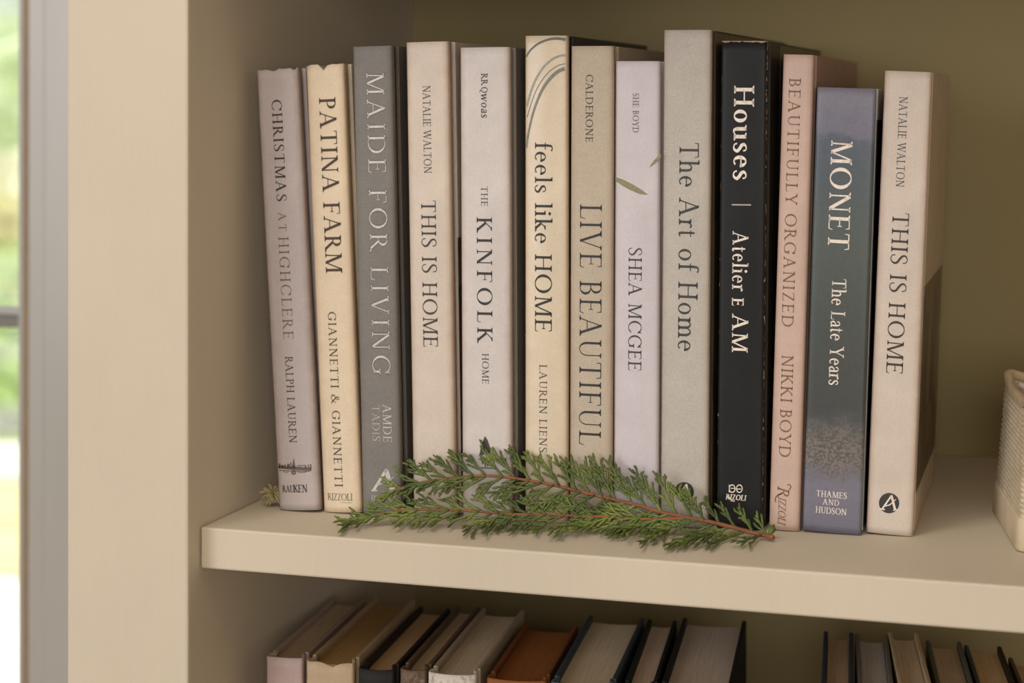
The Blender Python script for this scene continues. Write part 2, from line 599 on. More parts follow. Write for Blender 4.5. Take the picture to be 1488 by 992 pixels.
def part(name, x0, x1, y0, y1, z0, z1, mat, bevel=0.0):
    ox, oy = bc.location.x, bc.location.y
    return box_obj(name, x0 - ox, x1 - ox, y0 - oy, y1 - oy, z0, z1, mat, bc, bevel)


part('side_panel', -0.562, XL, YF, YB + 0.03, 0, 2.10, paint_m, 0.0016)
part('side_panel', XR, XR + 0.076, YF, YB + 0.03, 0, 2.10, paint_m, 0.0016)
part('back_panel', XL, XR, YB, YB + 0.03, 0, 2.10, shaded_paint_m)
part('shelf', XL + 0.0007, XR - 0.0007, YS, YB, ZS - 0.0232, ZS, paint_m, 0.0012)
part('shelf', XL + 0.0007, XR - 0.0007, YS, YB, LOW - 0.0232, LOW, paint_m, 0.0012)
part('shelf', XL + 0.0007, XR - 0.0007, YS, YB, ZS + 0.345, ZS + 0.3682, paint_m, 0.0012)
part('top_panel', XL, XR, YF, YB, 2.06, 2.10, paint_m)
part('plinth', XL, XR, YS, YS + 0.02, 0, 0.09, paint_m)

wall_m = plain('cream wall paint', (196, 184, 164), 0.7, 0.03, 20, 0.1)
floor_m = plain('oak floor boards', (150, 128, 104), 0.5, 0.18, 6, 0.1, (1, 12, 1))
RX0, RX1, RY0, RZ1 = -3.6, 2.4, -4.2, 2.95
tag(box_obj('floor', RX0, RX1, RY0, 1.36, -0.05, 0, floor_m), kind='structure')
tag(box_obj('ceiling', RX0, RX1, RY0, 1.48, RZ1, RZ1 + 0.1, wall_m), kind='structure')
tag(box_obj('wall_left', RX0 - 0.1, RX0, RY0, 1.48, -0.05, RZ1 + 0.1, wall_m), kind='structure')
tag(box_obj('wall_right', RX1, RX1 + 0.1, RY0, 1.48, -0.05, RZ1 + 0.1, wall_m), kind='structure')
tag(box_obj('wall_front', RX0, RX1, RY0 - 0.1, RY0, -0.05, RZ1 + 0.1, wall_m), kind='structure')
YW = 1.36             # room face of the window wall
WX0, WX1, WZ0, WZ1 = -1.55, -0.765, 0.55, 2.15
bm = bmesh.new()
box(bm, RX0, WX0, YW, YW + 0.12, -0.05, RZ1)
box(bm, WX1, RX1, YW, YW + 0.12, -0.05, RZ1)
box(bm, WX0, WX1, YW, YW + 0.12, -0.05, WZ0)
box(bm, WX0, WX1, YW, YW + 0.12, WZ1, RZ1)
tag(link('wall_back', bm, wall_m), kind='structure')

# window: casing, sash with glazing bar, pane
frame_m = plain('satin white window paint', (168, 165, 158), 0.32, 0.04, 30, 0.06, (1, 1, 0.15), 0.5)
bar_m = plain('grey window bar', (120, 116, 108), 0.4, 0.05, 30, 0.0)
gap_m = plain('brown weather strip', (146, 120, 92), 0.6, 0.08, 80, 0.0)
win = empty('window_1', ((WX0 + WX1) / 2, YW, WZ0))
tag(win, kind='structure')


def wpart(name, boxes, mat, bevel=0.0015):
    bm = bmesh.new()
    for b_ in boxes:
        box(bm, b_[0] - win.location.x, b_[1] - win.location.x, b_[2] - YW, b_[3] - YW, b_[4] - WZ0, b_[5] - WZ0)
    return link(name, bm, mat, win, bevel=bevel)


# pixel columns of the frame's edges, taken on the window's plane
def wx(px, y=YW):
    return on_y(px, 500, y).x


j1, j2, j3, j4 = wx(71), wx(44), wx(38.5), wx(30.5)
wpart('casing', [(j1, WX1 + 0.05, YW - 0.0085, YW + 0.02, WZ0 - 0.05, WZ1 + 0.05), (WX0 - 0.05, WX0 + 0.02, YW - 0.022, YW + 0.02, WZ0 - 0.05, WZ1 + 0.05)], frame_m, 0.0015)
wpart('jamb', [(j2, j1, YW - 0.0045, YW + 0.10, WZ0, WZ1), (WX0 + 0.02, WX0 + 0.04, YW - 0.008, YW + 0.10, WZ0, WZ1), (WX0, WX1, YW, YW + 0.1, WZ0, WZ0 + 0.02), (WX0, WX1, YW, YW + 0.1, WZ1 - 0.02, WZ1)], frame_m, 0.002)
wpart('weather_strip', [(j3, j2, YW - 0.0035, YW + 0.03, WZ0 + 0.02, WZ1 - 0.02)], gap_m, 0)
wpart('sash', [(j4, j3, YW - 0.0050, YW + 0.04, WZ0 + 0.02, WZ1 - 0.02), (WX0 + 0.04, WX0 + 0.07, YW, YW + 0.04, WZ0 + 0.02, WZ1 - 0.02)], frame_m, 0.002)
zb1, zb0 = on_y(15, 444, YW + 0.01).z, on_y(15, 475, YW + 0.01).z
wpart('glazing_bar', [(WX0 + 0.07, j4, YW + 0.006, YW + 0.030, zb0, zb1 - 0.004)], bar_m, 0.002)
wpart('bar_bead', [(WX0 + 0.07, j4, YW + 0.002, YW + 0.010, zb1 - 0.0065, zb1)], frame_m, 0.001)
gm, nt, b = new_mat('window glass')
b.inputs['Base Color'].default_value = (0.97, 0.99, 0.97, 1)
b.inputs['Roughness'].default_value = 0.0
b.inputs['IOR'].default_value = 1.1
b.inputs['Transmission Weight'].default_value = 1.0
tr_ = nt.nodes.new('ShaderNodeBsdfTransparent')
mx_ = nt.nodes.new('ShaderNodeMixShader')
mx_.inputs[0].default_value = 0.15
nt.links.new(tr_.outputs[0], mx_.inputs[1])
nt.links.new(b.outputs[0], mx_.inputs[2])
nt.links.new(mx_.outputs[0], nt.nodes['Material Output'].inputs['Surface'])
wpart('pane', [(WX0 + 0.068, j4 + 0.001, YW + 0.016, YW + 0.020, WZ0 + 0.02, WZ1 - 0.02)], gm, 0)

# ------------------------------------------------------------------ outside
def ground(name, y0, y1, z, mat, x0=-16, x1=3):
    bm = bmesh.new()
    v = [bm.verts.new(p) for p in ((x0, y0, z), (x1, y0, z), (x1, y1, z), (x0, y1, z))]
    bm.faces.new(v)
    r = bmesh.ops.extrude_face_region(bm, geom=bm.faces[:])
    for q in r['geom']:
        if isinstance(q, bmesh.types.BMVert):
            q.co.z -= 0.05
    bmesh.ops.recalc_face_normals(bm, faces=bm.faces[:])
    return tag(link(name, bm, mat), kind='structure')


lawn_m = plain('summer lawn', (190, 206, 140), 0.9, 0.2, 0.9, 0.0)
dry_m = plain('dry pale meadow', (214, 200, 128), 0.9, 0.22, 1.2, 0.0)
pale_m = plain('pale gravel', (240, 236, 224), 0.9, 0.05, 3, 0.0)
ground('lawn', YW + 0.13, 60, -0.06, lawn_m)
ground('patio', YW + 0.13, 4.75, -0.01, pale_m)
ground('meadow_ground', 4.85, 6.0, -0.03, dry_m)
ground('garden_path', 6.15, 6.75, -0.03, pale_m)
ground('gravel_path', 7.7, 8.5, -0.03, pale_m)
ground('gravel_path', 10.2, 13.4, -0.03, pale_m)
ground('field_ground', 13.5, 24, -0.03, dry_m)


def leafy(bm, rnd, c, rx, ry, rz, n, size):
    for _ in range(n):
        while True:
            p = Vector((rnd.uniform(-1, 1), rnd.uniform(-1, 1), rnd.uniform(-1, 1)))
            if 0.25 < p.length < 1:
                break
        q = Vector((c[0] + p.x * rx, c[1] + p.y * ry, c[2] + p.z * rz))
        a = Vector((rnd.uniform(-1, 1), rnd.uniform(-1, 1), rnd.uniform(-1, 1))).normalized()
        s = a.orthogonal().normalized()
        L = size * rnd.uniform(0.7, 1.3)
        vs = [bm.verts.new(q + d) for d in (-a * L, s * L * 0.4, a * L, -s * L * 0.4)]
        bm.faces.new(vs)


def shrub(name, label, cat, x, y, r, h, rgb, n, seed, trunk=0.25):
    rnd = random.Random(seed)
    root = empty(name, (x, y, -0.06))
    tag(root, label, cat)
    bm = bmesh.new()
    leafy(bm, rnd, (0, 0, trunk + (h - trunk) / 2), r, r, (h - trunk) / 2, n, 0.06 + r * 0.05)
    link('foliage', bm, plain(name + ' leaves', rgb, 0.8, 0.25, 4, 0), root)
    bm = bmesh.new()
    for k in range(4):
        a = k * 1.7
        tube(bm, [Vector((0.03 * math.cos(a), 0.03 * math.sin(a), 0)), Vector((0.1 * r * math.cos(a), 0.1 * r * math.sin(a), trunk)), Vector((0.5 * r * math.cos(a), 0.5 * r * math.sin(a), h * 0.75))], [0.03 + 0.02 * r, 0.02 + 0.015 * r, 0.006], 6)
    link('stem', bm, plain(name + ' bark', (110, 90, 66), 0.9, 0.2, 20, 0), root)
    return root


shrub('garden_bush', 'low green bush on the lawn outside the window', 'bush', -4.52, 7.25, 0.35, 0.52, (176, 200, 128), 900, 1, 0.05)
shrub('garden_bush', 'green bush further off between two gravel paths outside', 'bush', -5.75, 9.3, 0.5, 0.6, (184, 206, 140), 900, 2, 0.05)
shrub('flowering_shrub', 'golden yellow shrub seen through the window', 'shrub', -9.6, 15.4, 1.3, 0.95, (242, 234, 200), 1500, 3, 0.05)
shrub('garden_tree', 'pale green tree far off beyond the field', 'tree', -17.0, 27.0, 3.0, 2.9, (220, 230, 190), 2200, 4, 0.1)
shrub('garden_tree', 'tall grey green tree at the far edge of the garden', 'tree', -22.5, 35.0, 4.0, 6.4, (226, 230, 216), 2600, 5, 0.3)

# ------------------------------------------------------------------ upright books on the main shelf
BOOKS = []


class Book:
    """a hardback standing at pixel corners bl, br (bottom) and tl, tr (top of the spine)"""

    def __init__(self, label, bl, brx, tl, trx, depth, spine, board=None, right=None, yaw=0.0, bulge=0.0004, page=(222, 208, 182),
                 head=None, chips=None, weave=False, edge=None, worn=None, spine_mat=None, gap=0.0003, mott=0.06, rough=0.55, left_lean_only=True):
        P = on_z(bl[0], bl[1], ZS)
        s = Vector((math.cos(yaw), math.sin(yaw), 0))
        n = Vector((-math.sin(yaw), math.cos(yaw), 0))

        def along(px):
            r = ray(px, 500)
            # point P + t s on the vertical plane through the eye and column px
            m = Vector((r.y, -r.x, 0))
            return -(P.dot(m)) / s.dot(m)
        self.s, self.n, self.P = s, n, P
        self.w = w = along(brx)
        a, z = self.plane(*tl)
        lean = math.atan2(a, z)
        h = math.hypot(a, z)
        self.h = h
        self.d = depth
        self.bulge = bulge
        self.lean = lean
        corner = P if lean <= 0 else P + s * w
        off = w / 2 if lean <= 0 else -w / 2
        c, sn = math.cos(lean), math.sin(lean)
        centre = corner + s * (off * c) + Vector((0, 0, -off * sn))
        centre.z += gap
        self.centre = centre
        root = empty('book', centre, (0, lean, yaw))
        self.root = root
        tag(root, label, 'book', 'hardback books standing on the main shelf')
        self.build(spine, board or spine, right or board or spine, page, head, chips, weave, edge, worn, spine_mat, mott, rough)
        BOOKS.append(self)

    def plane(self, px, py):
        """(along, up) of a pixel on the unleaned spine plane, from the bottom left corner"""
        r = ray(px, py)
        t = (self.P - EYEV).dot(self.n) / r.dot(self.n)
        q = EYEV + r * t - self.P
        return q.dot(self.s), q.z

    def uv(self, px, py):
        """pixel -> spine coordinates (u across from the middle, v up)"""
        r = ray(px, py)
        t = (self.centre - EYEV).dot(self.n) / r.dot(self.n)
        q = EYEV + r * t - self.centre
        a, z = q.dot(self.s), q.z
        c, sn = math.cos(self.lean), math.sin(self.lean)
        return a * c - z * sn, a * sn + z * c

    NF = 10

    def surf(self, u):
        k = 2 * u / (self.w - 0.0040)
        return -self.bulge * max(0.0, 1 - k * k)

    def facets(self):
        r = 0.0020
        return [-self.w / 2 + r + (self.w - 2 * r) * k / self.NF for k in range(self.NF + 1)]

    def facet_y(self, u):
        fs = self.facets()
        for a, b_ in zip(fs, fs[1:]):
            if a <= u <= b_:
                t = (u - a) / (b_ - a)
                return self.surf(a) * (1 - t) + self.surf(b_) * t
        return 0.0

    def build(self, spine, board, right, page, head, chips, weave, edge, worn, spine_mat, mott, rough):
        w, h, d, B = self.w, self.h, self.d, self.bulge
        r = 0.0020
        # spine strip: outline seen from above, left joint to right joint
        out = [(-w / 2 + 0.0024, 0.0128), (-w / 2 + 0.0022, 0.0092), (-w / 2 + 0.0006, 0.0070), (-w / 2 + 0.0001, 0.0045)]
        for k in range(5):
            a = R(180 + 90 * k / 4)
            out.append((-w / 2 + r + r * math.cos(a), r + r * math.sin(a)))
        nf = self.NF
        for k in range(1, nf):
            u = -w / 2 + r + (w - 2 * r) * k / nf
            out.append((u, self.surf(u)))
        for k in range(5):
            a = R(270 + 90 * k / 4)
            out.append((w / 2 - r + r * math.cos(a), r + r * math.sin(a)))
        out += [(w / 2 - 0.0001, 0.0045), (w / 2 - 0.0006, 0.0070), (w / 2 - 0.0022, 0.0092), (w / 2 - 0.0024, 0.0128)]
        th = 0.0011
        inn = []
        for i, p in enumerate(out):
            a, b_ = Vector(out[max(i - 1, 0)]), Vector(out[min(i + 1, len(out) - 1)])
            t = (b_ - a).normalized()
            inn.append((p[0] - t.y * th, p[1] + t.x * th))
        bm = bmesh.new()
        rnd = random.Random(int(w * 1e6))

        def top(u):
            z = h
            if chips:
                z += (rnd.random() - 0.6) * 0.0007
                for (cu, cw, cd) in chips:
                    k = abs(u - cu) / cw
                    if k < 1:
                        z -= cd * (1 - k)
            return z
        tops = [top(p[0]) for p in out]
        zs = [0.0, 0.004, h * 0.25, h * 0.5, h * 0.75, h - 0.006]
        grid = []
        for z in zs + [None]:
            grid.append(([bm.verts.new((p[0], p[1], z if z is not None else tops[i])) for i, p in enumerate(out)],
                         [bm.verts.new((p[0], p[1], z if z is not None else tops[i])) for i, p in enumerate(inn)]))
        m = len(out)
        for (o0, i0), (o1, i1) in zip(grid, grid[1:]):
            for k in range(m - 1):
                bm.faces.new((o0[k], o0[k + 1], o1[k + 1], o1[k]))
                bm.faces.new((i0[k + 1], i0[k], i1[k], i1[k + 1]))
            bm.faces.new((i0[0], o0[0], o1[0], i1[0]))
            bm.faces.new((o0[-1], i0[-1], i1[-1], o1[-1]))
        for k in range(m - 1):
            bm.faces.new((grid[0][0][k + 1], grid[0][0][k], grid[0][1][k], grid[0][1][k + 1]))
            bm.faces.new((grid[-1][0][k], grid[-1][0][k + 1], grid[-1][1][k + 1], grid[-1][1][k]))
        sm = spine_mat or cover_mat('spine covering', spine, rough, weave, w, edge, mott, worn, h=h)
        so = link('spine', bm, sm, self.root)
        for p in so.data.polygons:
            p.use_smooth = abs(p.normal.z) < 0.5
        # boards with rounded joint edge
        for name, sx, col in (('back_cover', -1, board), ('front_cover', 1, right)):
            bm = bmesh.new()
            x0, x1 = sorted((sx * w / 2, sx * (w / 2 - 0.0026)))
            box(bm, x0, x1, 0.0126, d, 0, h)
            mt = sm if col == spine and not (edge or worn or spine_mat) else cover_mat('board covering', col, rough, weave, None, None, mott)
            link(name, bm, mt, self.root, bevel=0.0006)
        # page block, fore edge slightly hollow, spine end rounded
        bm = bmesh.new()
        pw = w / 2 - 0.0029
        prof = []
        for k in range(9):
            u = -pw + 2 * pw * k / 8
            prof.append((u, 0.0035 + 0.0012 * (u / pw) ** 2))
        for k in range(9):
            u = pw - 2 * pw * k / 8
            prof.append((u, d - 0.0035 - 0.0022 * (1 - (u / pw) ** 2)))
        lo = [bm.verts.new((x, y, 0.003)) for x, y in prof]
        hi = [bm.verts.new((x, y, h - 0.0035)) for x, y in prof]
        for k in range(len(prof)):
            q = (k + 1) % len(prof)
            bm.faces.new((lo[k], lo[q], hi[q], hi[k]))
        bm.faces.new(lo[::-1])
        bm.faces.new(hi)
        link('page_block', bm, pages_mat('page edges', page), self.root)
        # headband
        bm = bmesh.new()
        tube(bm, [Vector((-pw * 0.92, 0.0038, h - 0.0033)), Vector((0, 0.0030, h - 0.0028)), Vector((pw * 0.92, 0.0038, h - 0.0033))], [0.0008] * 3, 6)
        link('headband', bm, ink(head or (190, 176, 150)), self.root)

    # --- printing on the spine
    def polys(self, name, polys, mat, lift=0.00013, label=None):
        bm = bmesh.new()
        for p in polys:
            bm.faces.new([bm.verts.new((u, 0, v)) for u, v in p])
        for fu in self.facets():
            bmesh.ops.bisect_plane(bm, geom=bm.verts[:] + bm.edges[:] + bm.faces[:], plane_co=(fu, 0, 0), plane_no=(1, 0, 0), dist=1e-7)
        for v in bm.verts:
            v.co.y = self.facet_y(v.co.x) - lift
        for f in bm.faces:
            f.normal_update()
            if f.normal.y > 0:
                f.normal_flip()
        o = link(name, bm, mat, self.root)
        if label:
            o['label'] = label
        return o

    def down(self, name, txt, xl, xr, y0, y1, mat, W=0.105, H=0.04, slant=0.0, lift=0.00013):
        """lettering reading downwards: baseline on the left (xl), cap tops at xr, taken at the middle of y0..y1"""
        xm, ym = (xl + xr) / 2, (y0 + y1) / 2
        ul, vm = self.uv(xl, ym)
        ur, _ = self.uv(xr, ym)
        _, v0 = self.uv(xm, y0)
        _, v1 = self.uv(xm, y1)
        ps = text_polys(txt, v0 - v1, ur - ul, W, H, slant)
        return self.polys(name, [[(ul + y, v0 - x) for x, y in p] for p in ps], mat, lift)

    def flat(self, name, txt, x0, x1, yb, yt, mat, W=0.12, H=0.05, slant=0.0):
        """lettering reading across"""
        u0, v0 = self.uv(x0, yb)
        u1, _ = self.uv(x1, yb)
        _, v1 = self.uv(x0, yt)
        ps = text_polys(txt, u1 - u0, v1 - v0, W, H, slant)
        return self.polys(name, [[(u0 + x, v0 + y) for x, y in p] for p in ps], mat)

    def line(self, pts, ws):
        """a drawn line given in pixels (width in pixels) as polygons in spine coordinates"""
        q = [Vector(self.uv(*p)) for p in pts]
        k = abs(self.uv(100, 400)[0] - self.uv(101, 400)[0])
        out, pr = [], None
        for i, p in enumerate(q):
            t = (q[min(i + 1, len(q) - 1)] - q[max(i - 1, 0)]).normalized()
            nrm = Vector((-t.y, t.x)) * ws[min(i, len(ws) - 1)] * k / 2
            l, r = p + nrm, p - nrm
            if pr:
                out.append([tuple(pr[0]), tuple(pr[1]), tuple(r), tuple(l)])
            pr = (l, r)
        return out

    def disc(self, cx, cy, r, r2=0.0, n=28, a0=0, a1=360, ry=None):
        ry = ry or r
        pts = [(cx + r * math.cos(R(a0 + (a1 - a0) * k / n)), cy + ry * math.sin(R(a0 + (a1 - a0) * k / n))) for k in range(n + 1)]
        if r2 == 0:
            return [[self.uv(*p) for p in pts[:-1]]]
        f = r2 / r
        ins = [(cx + (p[0] - cx) * f, cy + (p[1] - cy) * f) for p in pts]
        return [[self.uv(*pts[k]), self.uv(*pts[k + 1]), self.uv(*ins[k + 1]), self.uv(*ins[k])] for k in range(n)]


def row_y(x):
    return 742 + 0.0395 * (x - 405)


def spline(pts, n=8):
    out = []
    k = len(pts)
    for i in range(k - 1):
        p0, p1, p2, p3 = pts[max(i - 1, 0)], pts[i], pts[i + 1], pts[min(i + 2, k - 1)]
        for j in range(n):
            t = j / n
            out.append(tuple(0.5 * (2 * p1[d] + (p2[d] - p0[d]) * t + (2 * p0[d] - 5 * p1[d] + 4 * p2[d] - p3[d]) * t * t + (3 * p1[d] - p0[d] - 3 * p2[d] + p3[d]) * t ** 3) for d in range(len(p1))))
    out.append(tuple(pts[-1]))
    return out


BLACK = ink((44, 42, 40))
SOFT = ink((70, 64, 60))
BROWN = ink((72, 50, 38))
FADED = ink((116, 102, 92))
SILVER = ink((206, 198, 190), 0.4)
PALE = ink((236, 222, 208))
GOLD = ink((128, 92, 62))

# 1 mauve book
b = Book('leaning dusty mauve hardback nearest the left wall, with a small building emblem', (405, 741), 465, (372, 103), 438, 0.215, (196, 184, 183), bulge=0.0012,
         edge=(150, 128, 114), chips=[(-0.0020, 0.004, 0.0012), (0.011, 0.002, 0.001)], mott=0.05)
b.down('title_lettering', 'CHRISTMAS', 399.5, 414, 144, 293, BLACK)
b.down('title_lettering', 'AT', 406, 417, 308, 336, FADED, 0.09, 0.04)
b.down('title_lettering', 'HIGHCLERE', 409.5, 424, 343, 493, FADED, 0.085, 0.035)
b.down('author_lettering', 'RALPH LAUREN', 418.5, 429.5, 517, 643, SOFT, 0.10, 0.045)
sk = b.line([(405, 678), (453, 681)], [4, 4]) + b.line([(406, 683), (452, 684)], [1, 1])
for (x0, x1, y0, y1) in ((405, 408, 673, 680), (409, 413, 675, 680), (414, 416, 674, 680), (418, 422, 673, 680), (423, 424.5, 671, 680), (426, 430, 676, 680), (433, 445, 675, 676.2), (444, 446, 675, 680), (448, 449.5, 674, 680), (451, 453, 674, 681), (433, 434, 675, 680), (437, 438, 676, 680)):
    sk.append([b.uv(x0, y1), b.uv(x1, y1), b.uv(x1, y0), b.uv(x0, y0)])
sk.append([b.uv(425, 680), b.uv(431, 680), b.uv(428, 664)])
sk += b.disc(428, 685.5, 3.6, 1.6) + b.disc(428, 685.5, 1.0) + b.line([(412, 684), (416, 686), (420, 685)], [0.8]) + b.line([(434, 685), (440, 686), (447, 685)], [0.8])
b.polys('emblem', sk, ink((106, 94, 88)))
b.flat('publisher_lettering', 'RAU', 411, 429, 714.5, 704.5, BLACK, 0.15, 0.06)
b.flat('publisher_lettering', 'KEN', 428, 448, 714.5, 703.5, BLACK, 0.15, 0.06)

# 2 cream book
b = Book('cream hardback with brown title and chipped top edge, second upright from the left wall', (470, 744), 525, (444, 96), 509, 0.215, (228, 208, 180), bulge=0.0010,
         edge=(196, 164, 130), chips=[(0.0, 0.0028, 0.0034), (-0.011, 0.0015, 0.001)])
b.down('title_lettering', 'PATINA FARM', 469.5, 493, 141, 397, BROWN, 0.115, 0.04)
b.down('author_lettering', 'GIANNETTI & GIANNETTI', 482.5, 494, 452, 707, ink((66, 58, 52)), 0.105, 0.045)
b.flat('publisher_lettering', 'RIZZOLI', 476.5, 513, 726, 716, ink((92, 78, 68)), 0.10, 0.045)
b.polys('publisher_lettering', b.line([(496, 729), (512, 730)], [0.7]), ink((170, 150, 130)))

# 3 grey linen
b = Book('grey linen hardback with silver lettering and a large silver A', (526.5, 747.5), 583, (512, 69), 574, 0.225, (143, 139, 134), weave=True, edge=(120, 112, 104), right=(120, 113, 105), mott=0.05)
DEEP = ink((98, 90, 86))
b.down('title_lettering', 'MAIDE FOR LIVING', 537.0, 563.2, 103, 546, DEEP, 0.125, 0.055)
b.down('title_lettering', 'MAIDE FOR LIVING', 537.6, 562.8, 104, 545.5, SILVER, 0.085, 0.03, lift=0.0002)
b.down('author_lettering', 'AMDE', 557, 569, 587, 643, SILVER, 0.09, 0.04)
b.down('author_lettering', 'TADIS', 541.5, 552.5, 588, 641, ink((184, 176, 168), 0.4), 0.09, 0.04)
ps = b.line([(543, 712), (562, 682)], [3.2, 3.6]) + b.line([(561, 682), (571, 712)], [5.5, 6.5]) + b.line([(549, 704), (560, 700), (572, 693)], [1.8, 1.6, 1.0]) + b.line([(540, 712.3), (549, 712.3)], [1.6]) + b.line([(566, 712.3), (577, 712.3)], [1.6])
b.polys('publisher_mark', ps, SILVER)
b.flat('publisher_lettering', 'HIDOUI', 540, 575, 727, 719, ink((190, 182, 174), 0.4), 0.12, 0.05)

# 4 pale beige
b = Book('pale beige hardback standing directly right of the grey linen book', (600.5, row_y(600)), 662, (589.5, 62.5), 657, 0.205, (214, 199, 184), edge=(178, 148, 120), rough=0.5)
B4 = b
b.down('author_lettering', 'NATALIE WALTON', 615.5, 626.5, 124, 252, SOFT, 0.10, 0.045)
b.down('title_lettering', 'THIS IS HOME', 614, 635, 290, 505, ink((60, 56, 50)), 0.10, 0.04)

# 5 kinfolk
b = Book('pinkish white hardback with widely spaced title and small dark sketch above the cedar', (671.5, row_y(671)), 743.5, (668, 70), 743.5, 0.20, (212, 202, 197), board=(212, 202, 197), right=(150, 140, 130), edge=(176, 152, 132), rough=0.5)
for t_, y0, y1 in (('RR', 106.5, 123.5), ('Q', 126, 135)):
    b.down('author_lettering', t_, 699.5, 709, y0, y1, SOFT, 0.13, 0.06)
b.down('author_lettering', 'woas', 699.5, 711.5, 135, 171, SOFT, 0.12, 0.055, 0.12)
b.down('title_lettering', 'THE', 699.5, 709, 270, 300, SOFT, 0.10, 0.045)
b.down('title_lettering', 'KINFOLK', 693.5, 715.5, 315, 498, BLACK, 0.115, 0.035)
b.down('title_lettering', 'HOME', 701, 710.5, 513, 558, BLACK, 0.095, 0.04)
ps = [[b.uv(*q) for q in ((697, 660), (699.5, 646), (702.5, 640), (705, 633), (709, 639), (712, 648), (714, 660), (708, 657), (702, 661))]]
ps += b.line([(700, 664), (702, 674)], [1.6]) + b.line([(704, 668), (706, 678)], [1.4]) + b.line([(708, 667), (709, 677)], [1.6]) + b.line([(712, 668), (716, 676)], [1.2]) + b.line([(699, 679), (716, 680)], [1.2])
b.polys('publisher_mark', ps, SOFT)

# 6 feels like home
b = Book('cream jacketed hardback with grey curved lines across the top of its spine', (762.5, row_y(762)), 824.2, (762.5, 53), 826, 0.20, (222, 205, 180), board=(40, 40, 35), bulge=0.0011, rough=0.32, edge=(196, 170, 140), head=(40, 42, 40))
GREY1, GREY2 = ink((104, 104, 98)), ink((158, 154, 142))


def clipline(bk, pts, ws, lim):
    """keeps a drawn line within the spine's width"""
    q = [p for p in zip(pts, ws) if bk.uv(*p[0])[0] < lim and bk.uv(*p[0])[0] > -lim]
    return bk.line([p[0] for p in q], [p[1] for p in q])


lim = b.w / 2 - 0.0008
cs = spline([(762.8, 86), (770, 74), (782, 64), (796, 58), (810, 56), (824.8, 58)], 8)
b.polys('jacket_line', clipline(b, cs, [2.0 + 1.5 * k / len(cs) for k in range(len(cs))], lim), GREY1)
cs = spline([(763, 163), (768, 145), (776, 122), (788, 101), (802, 87), (815, 81), (824.8, 80)], 8)
b.polys('jacket_line', clipline(b, cs, [2.8] * len(cs), lim), GREY2)
cs = spline([(766, 170), (774, 145), (783, 125), (797, 106), (812, 95), (824.8, 92)], 8)
b.polys('jacket_line', clipline(b, cs, [0.9] * len(cs), lim), GREY1)
cs = spline([(763, 240), (766, 205), (774, 168), (785, 138), (797, 118), (811, 104), (824.8, 98.5)], 8)
b.polys('jacket_line', clipline(b, cs, [2.0 + 2.6 * k / len(cs) for k in range(len(cs))], lim), ink((128, 126, 116)))
b.down('title_lettering', 'feels like HOME', 778, 802.5, 206, 483, BLACK, 0.105, 0.04)
b.down('author_lettering', 'LAUREN LIENS', 784.5, 795.5, 529, 657, SOFT, 0.095, 0.045)

# 7 live beautiful
b = Book('light tan hardback with very large dark title, right of the curved-line jacket', (826.5, row_y(828)), 888.0, (829.5, 68), 894.5, 0.235, (212, 196, 175), edge=(182, 158, 132), weave=True, mott=0.04, right=(196, 176, 150))
b.down('author_lettering', 'CALDERONE', 851.5, 862, 108, 207, BLACK, 0.10, 0.045)
b.down('title_lettering', 'LIVE BEAUTIFUL', 842.5, 874, 296, 647, BLACK, 0.085, 0.028)

# 8 shea
b = Book('lavender white hardback with two olive leaves printed on its spine', (890.5, row_y(890)), 955.5, (893.5, 90), 961.5, 0.20, (208, 198, 202), edge=(196, 184, 184), rough=0.5)
b.down('author_lettering', 'SHE BOYD', 919.8, 928.5, 135, 193, SOFT, 0.10, 0.045)
b.down('title_lettering', 'SHEA MCGEE', 913.5, 932.5, 359, 539, ink((66, 62, 60)), 0.10, 0.04)
LEAF = ink((136, 132, 96))
b.polys('printed_leaf', [[b.uv(*p) for p in ((894, 257), (906, 261), (920, 268), (932, 275), (942, 283), (930, 282), (914, 275), (902, 268), (894, 262.5))]], LEAF)
b.polys('printed_leaf', [[b.uv(*p) for p in ((943, 244), (950, 233), (960.5, 223.5), (960.5, 228), (952, 238))]], LEAF)

# 9 art of home
b = Book('tallest upright book, pale grey linen, left of the black book', (958.5, row_y(958)), 1027.5, (964.5, 45), 1035, 0.245, (210, 201, 191), edge=(186, 168, 148), weave=True, mott=0.05, right=(92, 76, 58), yaw=R(-0.7))
B9 = b
b.down('title_lettering', 'The Art of Home', 986.5, 1014.5, 206, 511, ink((60, 58, 52)), 0.10, 0.04)
b.polys('publisher_mark', b.disc(994.5, 714, 14), ink((50, 48, 46)), 0.00010)
ps = b.line([(985, 722), (998, 703)], [1.6, 1.8]) + b.line([(997.5, 703), (1003, 724)], [2.4, 2.4]) + b.line([(988, 718), (996, 717), (1004, 711)], [1.2, 1.2, 0.8]) + b.line([(982.5, 722), (989, 723)], [1.2])
b.polys('publisher_mark', ps, PALE, 0.0002)

